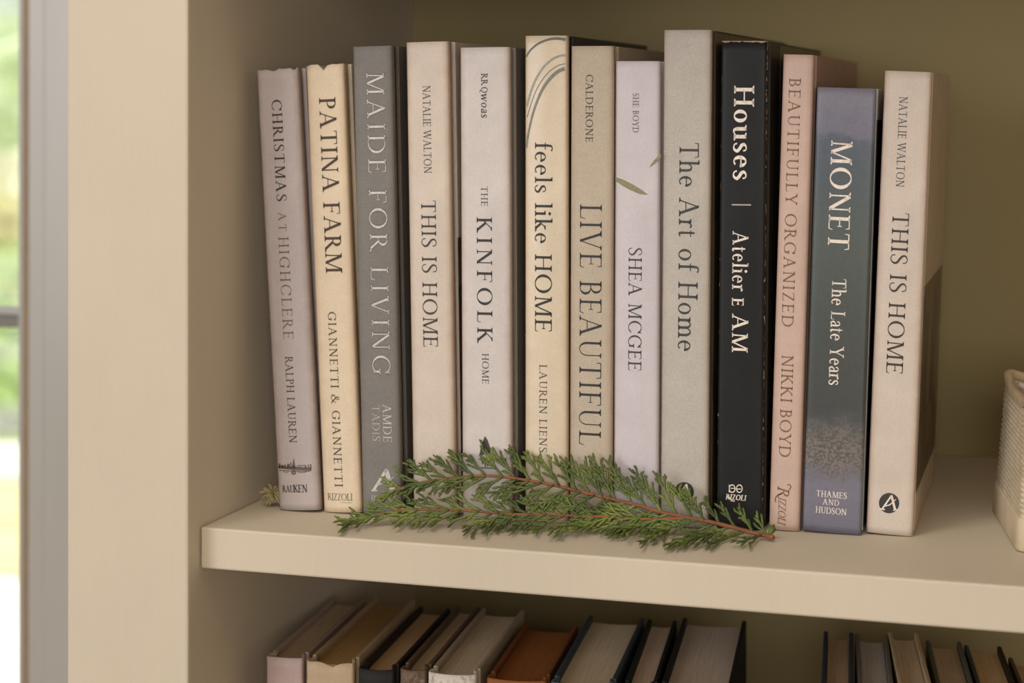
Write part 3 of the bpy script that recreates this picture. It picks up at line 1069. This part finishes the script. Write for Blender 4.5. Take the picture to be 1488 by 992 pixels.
# 10 houses
b = Book('black hardback with cream lettering and worn pale edges on the main shelf', (1040.5, row_y(1040)), 1107, (1048, 61), 1115, 0.205, (36, 36, 36), edge=None, worn=(196, 168, 142), rough=0.42, mott=0.12, right=(66, 60, 48), page=(170, 150, 120), yaw=R(-0.3))
B10 = b
b.down('title_lettering', 'Houses', 1066.5, 1095.5, 124, 262, PALE, 0.13, 0.05)
b.polys('title_lettering', b.line([(1063.5, 297.3), (1091.5, 297.6)], [1.5]), ink((180, 166, 154)))
b.down('title_lettering', 'Atelier', 1064.5, 1087, 336, 423, PALE, 0.115, 0.045)
b.down('title_lettering', 'E', 1063.8, 1081, 433, 446, PALE, 0.15, 0.07)
b.down('title_lettering', 'AM', 1064, 1087, 456, 512, PALE, 0.115, 0.045)
ps = b.disc(1064.2, 709.5, 4.8, 3.6, ry=6.2) + b.disc(1074.6, 709.5, 4.8, 3.6, ry=6.2) + b.line([(1062, 709), (1068, 709)], [1.0]) + b.line([(1071, 710), (1077, 710)], [1.0]) + b.line([(1060, 704), (1060, 715)], [1.2])
b.polys('publisher_mark', ps, PALE)
b.flat('publisher_lettering', 'RIZOLI', 1054.5, 1084, 725, 717, PALE, 0.16, 0.08, 0.15)
b.polys('publisher_lettering', b.line([(1059, 721), (1063, 727), (1068, 728)], [1.4, 1.2, 0.8]), PALE)

# 11 pink
b = Book('slim dusty pink hardback between the black book and the blue green book', (1116.8, 770), 1161.5, (1138, 81), 1183.5, 0.205, (206, 178, 164), edge=(174, 140, 120), rough=0.5, right=(176, 144, 128), yaw=R(0.2))
b.down('title_lettering', 'BEAUTIFULLY ORGANIZED', 1141.5, 1158.5, 113, 476, GOLD, 0.095, 0.045)
b.down('author_lettering', 'NIKKI BOYD', 1134.2, 1151, 515, 665, GOLD, 0.095, 0.045)
b.down('publisher_lettering', 'R', 1130, 1147, 706, 723, GOLD, 0.10, 0.05, 0.2)
b.down('publisher_lettering', 'IZZOLI', 1131, 1142, 722, 761, GOLD, 0.11, 0.05, 0.2)
b.polys('publisher_lettering', b.line(spline([(1136, 716), (1129, 720), (1126.5, 726), (1128, 729)], 5), [1.4]) + b.line(spline([(1147, 711), (1149.5, 707), (1147, 703.5), (1144, 704.5)], 5), [1.2]), GOLD)

# 12 monet : a soft printed gradient of blue, green and blossom
m12, nt, bb = new_mat('soft painted print')
t = nt.nodes.new('ShaderNodeTexCoord')
sx_ = nt.nodes.new('ShaderNodeSeparateXYZ')
nt.links.new(t.outputs['Object'], sx_.inputs[0])
mr_ = N(nt, 'ShaderNodeMapRange')
mr_.inputs[2].default_value = 0.252
nt.links.new(sx_.outputs[2], mr_.inputs[0])
vv = coords(nt)
wob = N(nt, 'ShaderNodeMath', operation='MULTIPLY_ADD')
nt.links.new(noise(nt, coords(nt, (1, 1, 1.6)), 70, 4), wob.inputs[0])
wob.inputs[1].default_value = 0.10
nt.links.new(mr_.outputs[0], wob.inputs[2])
base = ramp(nt, wob.outputs[0], ((0.05, lin((110, 108, 124))), (0.15, lin((124, 120, 134))), (0.24, lin((92, 92, 94))), (0.33, lin((68, 70, 68))), (0.50, lin((72, 77, 73))), (0.70, lin((82, 90, 85))), (0.86, lin((82, 90, 98))), (0.915, lin((90, 95, 108))), (0.93, lin((114, 112, 128))), (1.0, lin((126, 122, 136)))))
vor = N(nt, 'ShaderNodeTexNoise', Scale=620.0, Detail=4.0)
nt.links.new(vv, vor.inputs['Vector'])
blos = ramp(nt, vor.outputs['Fac'], ((0.34, lin((78, 86, 72))), (0.47, lin((104, 98, 94))), (0.60, lin((146, 128, 122))), (0.7, lin((112, 110, 96)))))
band = ramp(nt, wob.outputs[0], ((0.165, (0, 0, 0)), (0.205, (0.85, 0.85, 0.85)), (0.25, (0.75, 0.75, 0.75)), (0.30, (0, 0, 0))))
col = mixc(nt, band, base, blos)
col = mixc(nt, 0.35, col, ramp(nt, noise(nt, vv, 420, 4, 0.7), ((0.3, (0.55, 0.6, 0.58)), (0.7, (1, 1, 1)))), 'MULTIPLY')
nt.links.new(col, bb.inputs['Base Color'])
bb.inputs['Roughness'].default_value = 0.42
bump(nt, bb, noise(nt, vv, 300, 3), 0.15, 0.0004)
b = Book('blue and green hardback with soft blossom print, shortest of the upright row', (1165.5, 773), 1251, (1187, 130), 1269, 0.205, (92, 98, 104), spine_mat=m12, right=(216, 208, 198), board=(80, 84, 92), rough=0.45, yaw=R(0.5))
B12 = b
b.down('title_lettering', 'MONET', 1205.5, 1236.5, 203, 364, PALE, 0.12, 0.04)
b.down('title_lettering', 'The Late Years', 1207, 1227.5, 404, 560, PALE, 0.105, 0.045)
b.flat('publisher_lettering', 'THAMES', 1186, 1231, 720.5, 711.5, PALE, 0.12, 0.055)
b.flat('publisher_lettering', 'AND', 1195.5, 1220, 732.3, 724, PALE, 0.12, 0.055)
b.flat('publisher_lettering', 'HUDSON', 1185, 1230.5, 744, 735, PALE, 0.12, 0.055)

# 13 this is home again
b = Book('rightmost upright hardback, pale beige with a round black emblem near its foot', (1258, 776), 1326.5, (1285.5, 106), 1353.5, 0.165, (212, 197, 183), edge=(180, 150, 128), rough=0.5, yaw=R(0.9), right=(196, 176, 152))
B13 = b
b.down('author_lettering', 'NATALIE WALTON', 1304.5, 1316.5, 140, 272, SOFT, 0.10, 0.045)
b.down('title_lettering', 'THIS IS HOME', 1292.5, 1316.5, 308, 544, ink((58, 50, 46)), 0.10, 0.04)
b.polys('publisher_mark', b.disc(1292, 730.5, 14.8), ink((52, 48, 46)), 0.00010)
ps = b.line([(1282, 739), (1296, 719)], [1.7, 2.0]) + b.line([(1295.5, 719), (1301, 741)], [2.6, 2.6]) + b.line([(1285, 735), (1293, 733), (1302, 725)], [1.3, 1.3, 0.8]) + b.line([(1279, 738.5), (1286, 740)], [1.4]) + b.line([(1298, 741), (1304, 740)], [1.2])
b.polys('publisher_mark', ps, PALE, 0.0002)

# photographs printed on front covers that show between the books
def picture_mat(name, cols, scale):
    m, nt, b_ = new_mat(name)
    v = coords(nt, (1, 1, 0.6))
    n1 = N(nt, 'ShaderNodeTexVoronoi', Scale=scale)
    n1.distance = 'CHEBYCHEV'
    nt.links.new(v, n1.inputs['Vector'])
    sepc = nt.nodes.new('ShaderNodeSeparateColor')
    nt.links.new(n1.outputs['Color'], sepc.inputs[0])
    c_ = ramp(nt, sepc.outputs[0], [(i / (len(cols) - 1), lin(c)) for i, c in enumerate(cols)])
    c_ = mixc(nt, 0.4, c_, ramp(nt, noise(nt, v, scale * 4, 4), ((0.3, lin(cols[0])), (0.7, lin(cols[-1])))))
    nt.links.new(c_, b_.inputs['Base Color'])
    b_.inputs['Roughness'].default_value = 0.35
    return m


pic_room = picture_mat('printed room photograph', ((40, 34, 28), (58, 44, 34), (92, 70, 54), (130, 108, 88)), 26)
pic_dark = picture_mat('printed dark photograph', ((22, 20, 18), (34, 30, 26), (70, 52, 38)), 40)
pic_olive = picture_mat('printed stone photograph', ((50, 44, 30), (74, 64, 42), (110, 92, 62), (96, 78, 58)), 40)


def cover_picture(bk, z0, z1, y0, y1, mat):
    x = bk.w / 2
    bm = bmesh.new()
    box(bm, x - 0.0002, x + 0.00012, y0, y1, z0, z1)
    link('cover_photograph', bm, mat, bk.root)


cover_picture(B4, 0.012, B4.h * 0.585, 0.012, B4.d - 0.001, pic_room)
cover_picture(B12, 0.002, B12.h * 0.93, 0.012, B12.d - 0.001, pic_dark)
cover_picture(B13, 0.022, B13.h * 0.535, 0.0125, B13.d - 0.001, pic_room)
cover_picture(B9, 0.01, B9.h - 0.0012, 0.012, B9.d - 0.0012, pic_olive)
cover_picture(B10, 0.01, B10.h - 0.0012, 0.045, B10.d - 0.0012, pic_olive)


# ------------------------------------------------------------------ old books lying lower, on the shelf below
class LowBook(Book):
    """a hardback whose head is seen from above: pixel corners of its top, front then back"""

    def __init__(self, label, fl, fr, bl, br, spine, board, page, dz=0.0, bulge=0.0022, right=None, edge=None, chips=None, mott=0.1, rough=0.6, spine_mat=None, head=None, worn=None):
        zt = EYE - 0.323 + dz
        a, b_, c, d = (on_z(p[0], p[1], zt) for p in (fl, fr, bl, br))
        n = ((c - a) + (d - b_))
        n.z = 0
        n.normalize()
        yaw = math.atan2(-n.x, n.y)
        s_ = Vector((math.cos(yaw), math.sin(yaw), 0))
        self.s, self.n, self.lean = s_, n, 0.0
        w0, w1 = (b_ - a).dot(s_), (d - c).dot(s_)
        self.w = 0.5 * (w0 + w1)
        self.d = 0.5 * ((c - a).dot(n) + (d - b_).dot(n))
        self.h = zt - LOW - 0.0003
        self.bulge = bulge
        m = (a + b_ + c + d) / 4 - n * (self.d / 2)
        self.centre = self.P = Vector((m.x, m.y, LOW + 0.0003))
        self.root = empty('book', self.centre, (0, 0, yaw))
        tag(self.root, label, 'book', 'old books on the lower shelf')
        page = tuple(min(250, v * k_) for v, k_ in zip(page, (1.28, 1.30, 1.36)))
        self.build(spine, board, right or board, page, head, chips, False, edge, worn, spine_mat, mott, rough)


def mottled(name, cols, scale):
    m, nt, b_ = new_mat(name)
    c_ = ramp(nt, noise(nt, coords(nt), scale, 5, 0.65), [(0.32 + 0.36 * i / (len(cols) - 1), lin(c)) for i, c in enumerate(cols)])
    nt.links.new(c_, b_.inputs['Base Color'])
    b_.inputs['Roughness'].default_value = 0.6
    return m


marble = mottled('marbled paper', ((60, 50, 44), (120, 96, 70), (84, 72, 66), (168, 138, 104)), 160)
flaky = mottled('flaking white cloth', ((150, 132, 112), (206, 196, 182), (216, 208, 196), (176, 158, 138)), 220)
LowBook('pinkish lavender old book with grey pages, leftmost on the lower shelf', (383, 953), (443, 957), (487, 868), (529, 869), (198, 176, 172), (182, 160, 148), (168, 148, 120), bulge=0.0008)
LowBook('tan paper covered old book with a torn spine top, second on the lower shelf', (446, 960), (512, 964), (541, 868), (606, 870), (192, 168, 136), (188, 162, 130), (150, 118, 74), 0.001, chips=[(0.002, 0.007, 0.002)], bulge=0.0012)
LowBook('old book with a black spine and dark boards on the lower shelf', (519, 970), (573, 975), (612, 880), (652, 884), (44, 42, 40), (52, 44, 38), (166, 136, 96), -0.002, head=(206, 192, 168), bulge=0.002)
LowBook('thin old book in brown marbled paper on the lower shelf', (581, 971), (619, 975), (665, 879), (697, 882), (120, 96, 70), (110, 88, 66), (170, 148, 116), -0.001, spine_mat=marble, bulge=0.002)
LowBook('old book with flaking whitish spine beside the brown leather one', (621, 975), (692, 982), (702, 883), (761, 886), (200, 190, 176), (176, 158, 134), (178, 160, 130), 0.0, spine_mat=flaky, bulge=0.0026)
LowBook('brown leather old book with brown page edges on the lower shelf', (704, 984), (796, 990), (764, 905), (838, 908), (150, 92, 48), (140, 84, 44), (134, 84, 44), -0.003, bulge=0.003)
LowBook('wide old book in slate blue boards with cream pages on the lower shelf', (798, 991), (893, 996), (857, 894), (935, 897), (84, 96, 106), (62, 72, 80), (188, 170, 138), 0.001, bulge=0.002)
LowBook('dark bound book with pinkish pages right of the slate blue one', (906, 998), (951, 1000), (940, 899), (985, 901), (46, 48, 50), (36, 38, 40), (190, 166, 140), 0.0, bulge=0.0012)
LowBook('broad black book with greyish pages beside the empty gap on the lower shelf', (957, 1000), (1064, 1004), (993, 899), (1084, 899), (40, 40, 40), (34, 34, 34), (176, 160, 140), 0.001, bulge=0.001)
LowBook('dark navy book with hollowed brown pages, first after the empty gap', (1191, 1012), (1242, 1014), (1198, 917), (1239, 918), (58, 66, 80), (54, 62, 78), (168, 142, 108), 0.001)
LowBook('thin boarded grey book with streaked grey pages on the lower shelf', (1246, 1014), (1302, 1016), (1243, 921), (1289, 922), (150, 144, 134), (120, 114, 104), (166, 156, 142), 0.0)
LowBook('cream boarded book with pale pages on the lower shelf', (1309, 1016), (1362, 1018), (1292, 918), (1333, 919), (212, 188, 150), (206, 180, 140), (190, 168, 134), 0.001)
LowBook('grey green boarded book with brown pages on the lower shelf', (1366, 1020), (1424, 1022), (1346, 930), (1396, 931), (96, 98, 88), (104, 106, 96), (178, 152, 118), -0.004)
LowBook('old book with a teal board and a dark brown board near the right end', (1430, 1022), (1487, 1025), (1399, 936), (1457, 939), (70, 84, 86), (70, 84, 86), (186, 154, 110), -0.006, right=(58, 42, 36))
LowBook('brown book cut off by the right edge of the photo on the lower shelf', (1494, 1026), (1548, 1029), (1465, 954), (1514, 957), (120, 96, 72), (112, 90, 66), (178, 152, 116), -0.009)

# ------------------------------------------------------------------ the cedar sprig
PX = 0.00039
ROW_SLOPE = (BOOKS[-1].P.y - BOOKS[0].P.y) / (BOOKS[-1].P.x - BOOKS[0].P.x)


def spine_y(x):
    return BOOKS[0].P.y + ROW_SLOPE * (x - BOOKS[0].P.x)


def sprig_pt(px, py, off=0.0):
    """a point of the sprig's leaning sheet; off = distance out of the sheet"""
    y0 = 1.000 + 0.038 * max(0.0, min(1.0, (px - 500) / 620))
    r = ray(px, py)
    k = 0.6
    t = (y0 + k * (EYE - ZS)) / (r.y - k * r.z)
    p = EYEV + r * t
    if p.z < ZS + 0.0025:
        p = on_z(px, py, ZS + 0.0025)
    p = p + Vector((0, -0.857, 0.514)) * off
    p.y = min(p.y, spine_y(p.x) - 0.0045)
    p.z = max(p.z, ZS + 0.0012)
    return p


rnd = random.Random(11)
sprig = empty('cedar_sprig', on_z(800, 772, ZS))
tag(sprig, 'fresh green cedar sprig with reddish stems lying before the upright books', 'sprig')
SO_ = sprig.location.copy()
green, nt, bb = new_mat('cedar green')
gv = coords(nt)
gc = ramp(nt, noise(nt, gv, 55, 3), ((0.3, lin((66, 78, 34))), (0.5, lin((96, 108, 48))), (0.72, lin((128, 138, 66)))))
gc = mixc(nt, 0.4, gc, ramp(nt, noise(nt, gv, 900, 2), ((0.3, (0.45, 0.5, 0.4)), (0.7, (1, 1, 1)))), 'MULTIPLY')
nt.links.new(gc, bb.inputs['Base Color'])
bb.inputs['Roughness'].default_value = 0.45
bb.inputs['Specular IOR Level'].default_value = 0.4
bark = plain('cedar bark', (136, 84, 54), 0.65, 0.25, 120, 0.4)

main_px = spline([(1124, 781), (1090, 773), (1060, 765), (1030, 758), (1000, 752), (960, 744), (930, 735), (900, 728), (850, 716), (800, 704), (760, 697), (720, 692), (690, 692), (660, 694), (630, 698), (604, 703), (585, 709), (567, 716)], 6)
side_px = spline([(1000, 752), (975, 754), (930, 754), (880, 751), (840, 750), (800, 748), (740, 747), (690, 743), (640, 741), (600, 741), (565, 744), (530, 751), (503, 760)], 6)


def add_leafy(bm, px, r0, r1, offs, bumpy=0.16, n=5):
    pts = [sprig_pt(p[0], p[1], o) - SO_ for p, o in zip(px, offs)]
    m = len(pts)
    rr = [(r0 + (r1 - r0) * i / (m - 1)) * (1 + (bumpy if i % 2 else -bumpy)) for i in range(m)]
    rr[-1] *= 0.55
    tube(bm, pts, rr, n)


def curve_px(x, y, ang, bend, L, m):
    """pixel polyline leaving (x, y) at ang degrees (0 right, 90 up), turning by bend degrees over its length"""
    out = [(x, y)]
    for i in range(m):
        a = R(ang + bend * (i + 0.5) / m)
        x += math.cos(a) * L / m
        y -= math.sin(a) * L / m
        out.append((x, y))
    return out


def spray(x, y, ang, bend, L, off0, tilt):
    bm = bmesh.new()
    m = max(5, int(L / 6.6))
    ax = curve_px(x, y, ang, bend, L, m)
    offs = [off0 + tilt * L * PX * i / m for i in range(m + 1)]
    add_leafy(bm, ax, 0.00085, 0.00068, offs, 0.10)
    side = rnd.choice((-1, 1))
    for i in range(1, m):
        t = i / m
        side = -side
        if rnd.random() < 0.14:
            continue
        l = min(27, (0.46 * L * (1 - t) + 9) * rnd.uniform(0.7, 1.2)) * (0.65 if t < 0.2 else 1)
        a = ang + bend * t + side * rnd.uniform(20, 34)
        k = max(3, int(l / 3.2))
        br = curve_px(ax[i][0], ax[i][1], a, -side * rnd.uniform(4, 16), l, k)
        o0, o1 = offs[i], offs[i] + rnd.uniform(-0.0016, 0.0020)
        bo = [o0 + (o1 - o0) * q / k for q in range(k + 1)]
        add_leafy(bm, br, 0.00078, 0.00064, bo, 0.12)
        s2 = side
        for q in range(1, k):
            if l < 13 or q < 3 or rnd.random() < 0.55:
                continue
            s2 = -s2
            l2 = rnd.uniform(6, 10) * (1 - 0.4 * q / k)
            tw = curve_px(br[q][0], br[q][1], a + s2 * rnd.uniform(26, 42), -s2 * 8, l2, 3)
            add_leafy(bm, tw, 0.00068, 0.00058, [bo[q]] * 4, 0.10)
    return link('spray', bm, green, sprig, smooth=True)


def stem_obj(name, px, r0, r1):
    bm = bmesh.new()
    pts = [sprig_pt(p[0], p[1], 0.0004) - SO_ for p in px]
    m = len(pts)
    tube(bm, pts, [(r0 + (r1 - r0) * i / (m - 1)) * (1 + 0.08 * math.sin(i * 1.9)) for i in range(m)], 8)
    return link(name, bm, bark, sprig, smooth=True)


stem_obj('stem', main_px, 0.00125, 0.0005)
stem_obj('side_stem', side_px, 0.0009, 0.00045)


def table(t, rows):
    for (t0, *a), (t1, *c) in zip(rows, rows[1:]):
        if t <= t1:
            f = (t - t0) / (t1 - t0)
            return [x + (y - x) * f for x, y in zip(a, c)]
    return list(rows[-1][1:])


def lateral_run(px, gap, rows, first=0.02, jitter=5, bend=(-10, 4)):
    """sprays along one side of a stem; rows = (place along the stem, length, angle)"""
    cum, tot = [0], 0
    for a, c in zip(px, px[1:]):
        tot += math.hypot(c[0] - a[0], c[1] - a[1])
        cum.append(tot)
    d = first * tot
    while d < tot - 4:
        i = max(j for j in range(len(cum)) if cum[j] <= d)
        f = (d - cum[i]) / max(1e-6, cum[i + 1] - cum[i]) if i + 1 < len(cum) else 0
        q = px[min(i + 1, len(px) - 1)]
        p = (px[i][0] + (q[0] - px[i][0]) * f, px[i][1] + (q[1] - px[i][1]) * f)
        L, a = table(d / tot, rows)
        spray(p[0], p[1], a + rnd.uniform(-jitter, jitter), rnd.uniform(*bend), L * rnd.uniform(0.86, 1.1), rnd.uniform(-0.0003, 0.0010), rnd.uniform(-0.08, 0.14))
        d += gap * rnd.uniform(0.8, 1.2)


lateral_run(main_px, 22, ((0, 30, 122), (0.12, 50, 124), (0.3, 76, 123), (0.5, 62, 124), (0.68, 52, 128), (0.85, 50, 144), (1, 24, 160)), 0.015)
lateral_run(main_px, 21, ((0, 26, 205), (0.06, 60, 196), (0.12, 84, 195), (0.28, 78, 202), (0.45, 62, 207), (0.7, 50, 207), (0.88, 44, 205), (1, 22, 200)), 0.03, 6, (-4, 10))
lateral_run(side_px, 24, ((0, 34, 150), (0.2, 44, 148), (0.6, 46, 152), (0.85, 40, 162), (1, 18, 168)), 0.10)
lateral_run(side_px, 22, ((0, 50, 205), (0.25, 58, 206), (0.6, 50, 204), (0.85, 44, 200), (1, 18, 196)), 0.04, 6, (-4, 10))
tip = main_px[-1]
spray(tip[0] + 4, tip[1] - 1, 205, 8, 22, 0, 0)
tip = side_px[-1]
spray(tip[0] + 10, tip[1] - 2, 205, 6, 18, 0, 0)
for x, y, a, l in ((1121, 780, 95, 12), (1118, 780, 78, 9)):
    spray(x, y, a, -8, l, 0.0005, 0.05)

# a dry pale tip by the left wall
dry_leaf = plain('dry pale foliage', (164, 152, 108), 0.7, 0.2, 150, 0.0)
tw = empty('dried_sprig', on_z(387, 741, ZS) + Vector((0, 0.010, 0)))
tag(tw, 'small dried pale yellowish sprig tip tucked between left wall and mauve book', 'sprig')
bm = bmesh.new()
tube(bm, [Vector((0.006, 0.012, 0.0015)), Vector((0.001, 0.003, 0.004)), Vector((-0.001, -0.001, 0.008))], [0.0009, 0.0009, 0.0006], 6)
link('stem', bm, bark, tw, smooth=True)
bm = bmesh.new()
for k in range(54):
    a = rnd.uniform(0, 2 * math.pi)
    e = rnd.uniform(-0.5, 1.3)
    c = Vector((-0.001, 0.001, 0.0075))
    dv = Vector((math.cos(a) * math.cos(e), 0.7 * math.sin(a) * math.cos(e), math.sin(e)))
    L = rnd.uniform(0.0055, 0.0095)
    pts = [c + dv * (L * q / 4) + Vector((0, 0, -0.0006 * q * q / 4)) for q in range(5)]
    pts = [Vector((min(p.x, 0.0045), p.y, max(p.z, 0.0007))) for p in pts]
    tube(bm, pts, [0.0005, 0.0007, 0.0006, 0.0007, 0.0004], 5)
link('foliage', bm, dry_leaf, tw, smooth=True)

# ------------------------------------------------------------------ the fabric basket at the right
canvas = plain('ribbed cream canvas', (206, 188, 158), 0.85, 0.14, 120, 0.5)
band_m = plain('cream canvas band', (212, 194, 162), 0.8, 0.10, 60, 0.4)
rim_m = plain('tan rim tape', (186, 160, 128), 0.8, 0.12, 80, 0.3)
A_ = on_z(1478.5, 804, ZS)
B_ = on_z(1440.5, 739, ZS)
ub = (B_ - A_)
BD = ub.length
ub.normalize()
BW = 0.165
byaw = math.atan2(-ub.x, ub.y)
bx = Vector((math.cos(byaw), math.sin(byaw), 0))
basket = empty('basket', A_ + bx * (BW / 2) + ub * (BD / 2), (0, 0, byaw))
tag(basket, 'cream canvas storage basket with ribbed sides at the right end of the main shelf', 'basket')
BH = 0.0765


def rr_loop(w, d, r, n=6):
    """rounded rectangle as a closed list of points"""
    out = []
    for cx, cy, a0 in ((w / 2 - r, d / 2 - r, 0), (-w / 2 + r, d / 2 - r, 90), (-w / 2 + r, -d / 2 + r, 180), (w / 2 - r, -d / 2 + r, 270)):
        for k in range(n + 1):
            a = R(a0 + 90 * k / n)
            out.append((cx + r * math.cos(a), cy + r * math.sin(a)))
        # points along the straight run follow from the next corner
    full = []
    for i, p in enumerate(out):
        q = out[(i + 1) % len(out)]
        L = math.hypot(q[0] - p[0], q[1] - p[1])
        m = max(1, int(L / 0.006))
        full += [(p[0] + (q[0] - p[0]) * j / m, p[1] + (q[1] - p[1]) * j / m) for j in range(m)]
    return full


def loft(bm, rings):
    for a, c in zip(rings, rings[1:]):
        m = len(a)
        for k in range(m):
            bm.faces.new((a[k], a[(k + 1) % m], c[(k + 1) % m], c[k]))


base_loop = rr_loop(BW, BD, 0.007)


def taper(z):
    return 0.0062 * z / BH


def corner_rise(p):
    return 0.0065 * max(0.0, 1 - (math.hypot(abs(p[0]) - BW / 2, abs(p[1]) - BD / 2)) / 0.022)


def ring(bm, z, out, rise=0.0):
    t = taper(z) - out
    return [bm.verts.new((p[0] * (1 - 2 * t / BW), p[1] * (1 - 2 * t / BD), z + rise * corner_rise(p))) for p in base_loop]


bm = bmesh.new()
rings = [ring(bm, 0.0008, -0.003), ring(bm, 0.0002, -0.001), ring(bm, 0.0012, 0.0003), ring(bm, 0.016, 0.0004), ring(bm, 0.0176, 0.0001), ring(bm, 0.0180, -0.0012)]
loft(bm, rings)
bm.faces.new(rings[0][::-1])
link('base_band', bm, band_m, basket, smooth=True)
bm = bmesh.new()
rings = []
rows = 22
for i in range(rows):
    z0 = 0.0172 + (BH - 0.0172) * i / rows
    dz = (BH - 0.0172) / rows
    f = (i / rows) ** 3
    for q, o in ((0.0, -0.0011), (0.25, -0.0004), (0.5, -0.0002), (0.75, -0.0004)):
        rings.append([v for v in ring(bm, z0 + dz * q, o, f)])
for r_ in rings:
    for v in r_:
        v.co.x += rnd.uniform(-0.0002, 0.0002)
        v.co.y += rnd.uniform(-0.0002, 0.0002)
        v.co.z += rnd.uniform(-0.0002, 0.0002)
inner = [ring(bm, BH, -0.0035, 1.0), ring(bm, 0.004, -0.0045)]
loft(bm, rings + inner)
bm.faces.new(inner[-1])
link('body', bm, canvas, basket, smooth=True)
bm = bmesh.new()
pr = [(0.0003, -0.0035), (0.0006, -0.001), (0.0004, 0.0012), (-0.0012, 0.0018), (-0.0034, 0.0014), (-0.0042, -0.001), (-0.0040, -0.0035)]
loft(bm, [ring(bm, BH + z, o, 1.0) for o, z in pr])
link('rim', bm, rim_m, basket, smooth=True)
for lab, lx, ly, sx_b, sy_b, hz, rot, col in (
        ('small pinkish white packet in the far left corner of the canvas basket', -BW / 2 + 0.020, BD / 2 - 0.035, 0.014, 0.020, 0.0725, 12, (214, 194, 184)),
        ('tan packet in the canvas basket in front of the pinkish white one', -BW / 2 + 0.026, -BD / 2 + 0.045, 0.018, 0.022, 0.071, -8, (196, 164, 128)),
        ('larger cream packet at the middle of the canvas basket', 0.0, 0.0, 0.05, 0.05, 0.066, 5, (214, 200, 176))):
    pk = empty('packet', basket.matrix_basis @ Vector((lx, ly, 0.0062)), (0, 0, byaw + R(rot)))
    tag(pk, lab, 'packet', 'packets standing in the basket')
    bm = bmesh.new()
    hx, hy = sx_b / 2, sy_b / 2
    prf = [(0.98, 0), (1, 0.002), (1.02, hz * 0.4), (1, hz * 0.85), (0.97, hz - 0.003), (0.9, hz - 0.0008)]
    rs = []
    lp = rr_loop(sx_b, sy_b, 0.002, 3)
    for k_, z in prf:
        rs.append([bm.verts.new((p[0] * k_, p[1] * k_, z + (0.0012 * math.sin(p[0] * 700) if z > 0.05 else 0))) for p in lp])
    loft(bm, rs)
    bm.faces.new(rs[0][::-1])
    bm.faces.new(rs[-1])
    link('wrapper', bm, plain('packet paper', col, 0.7, 0.06, 90, 0.2), pk, bevel=0)
    bm = bmesh.new()
    box(bm, -hx * 0.8, hx * 0.8, -hy * 0.15, hy * 0.15, hz - 0.0012, hz + 0.0012)
    link('folded_flap', bm, plain('packet paper', col, 0.7, 0.06, 90, 0.2), pk, bevel=0.0005)
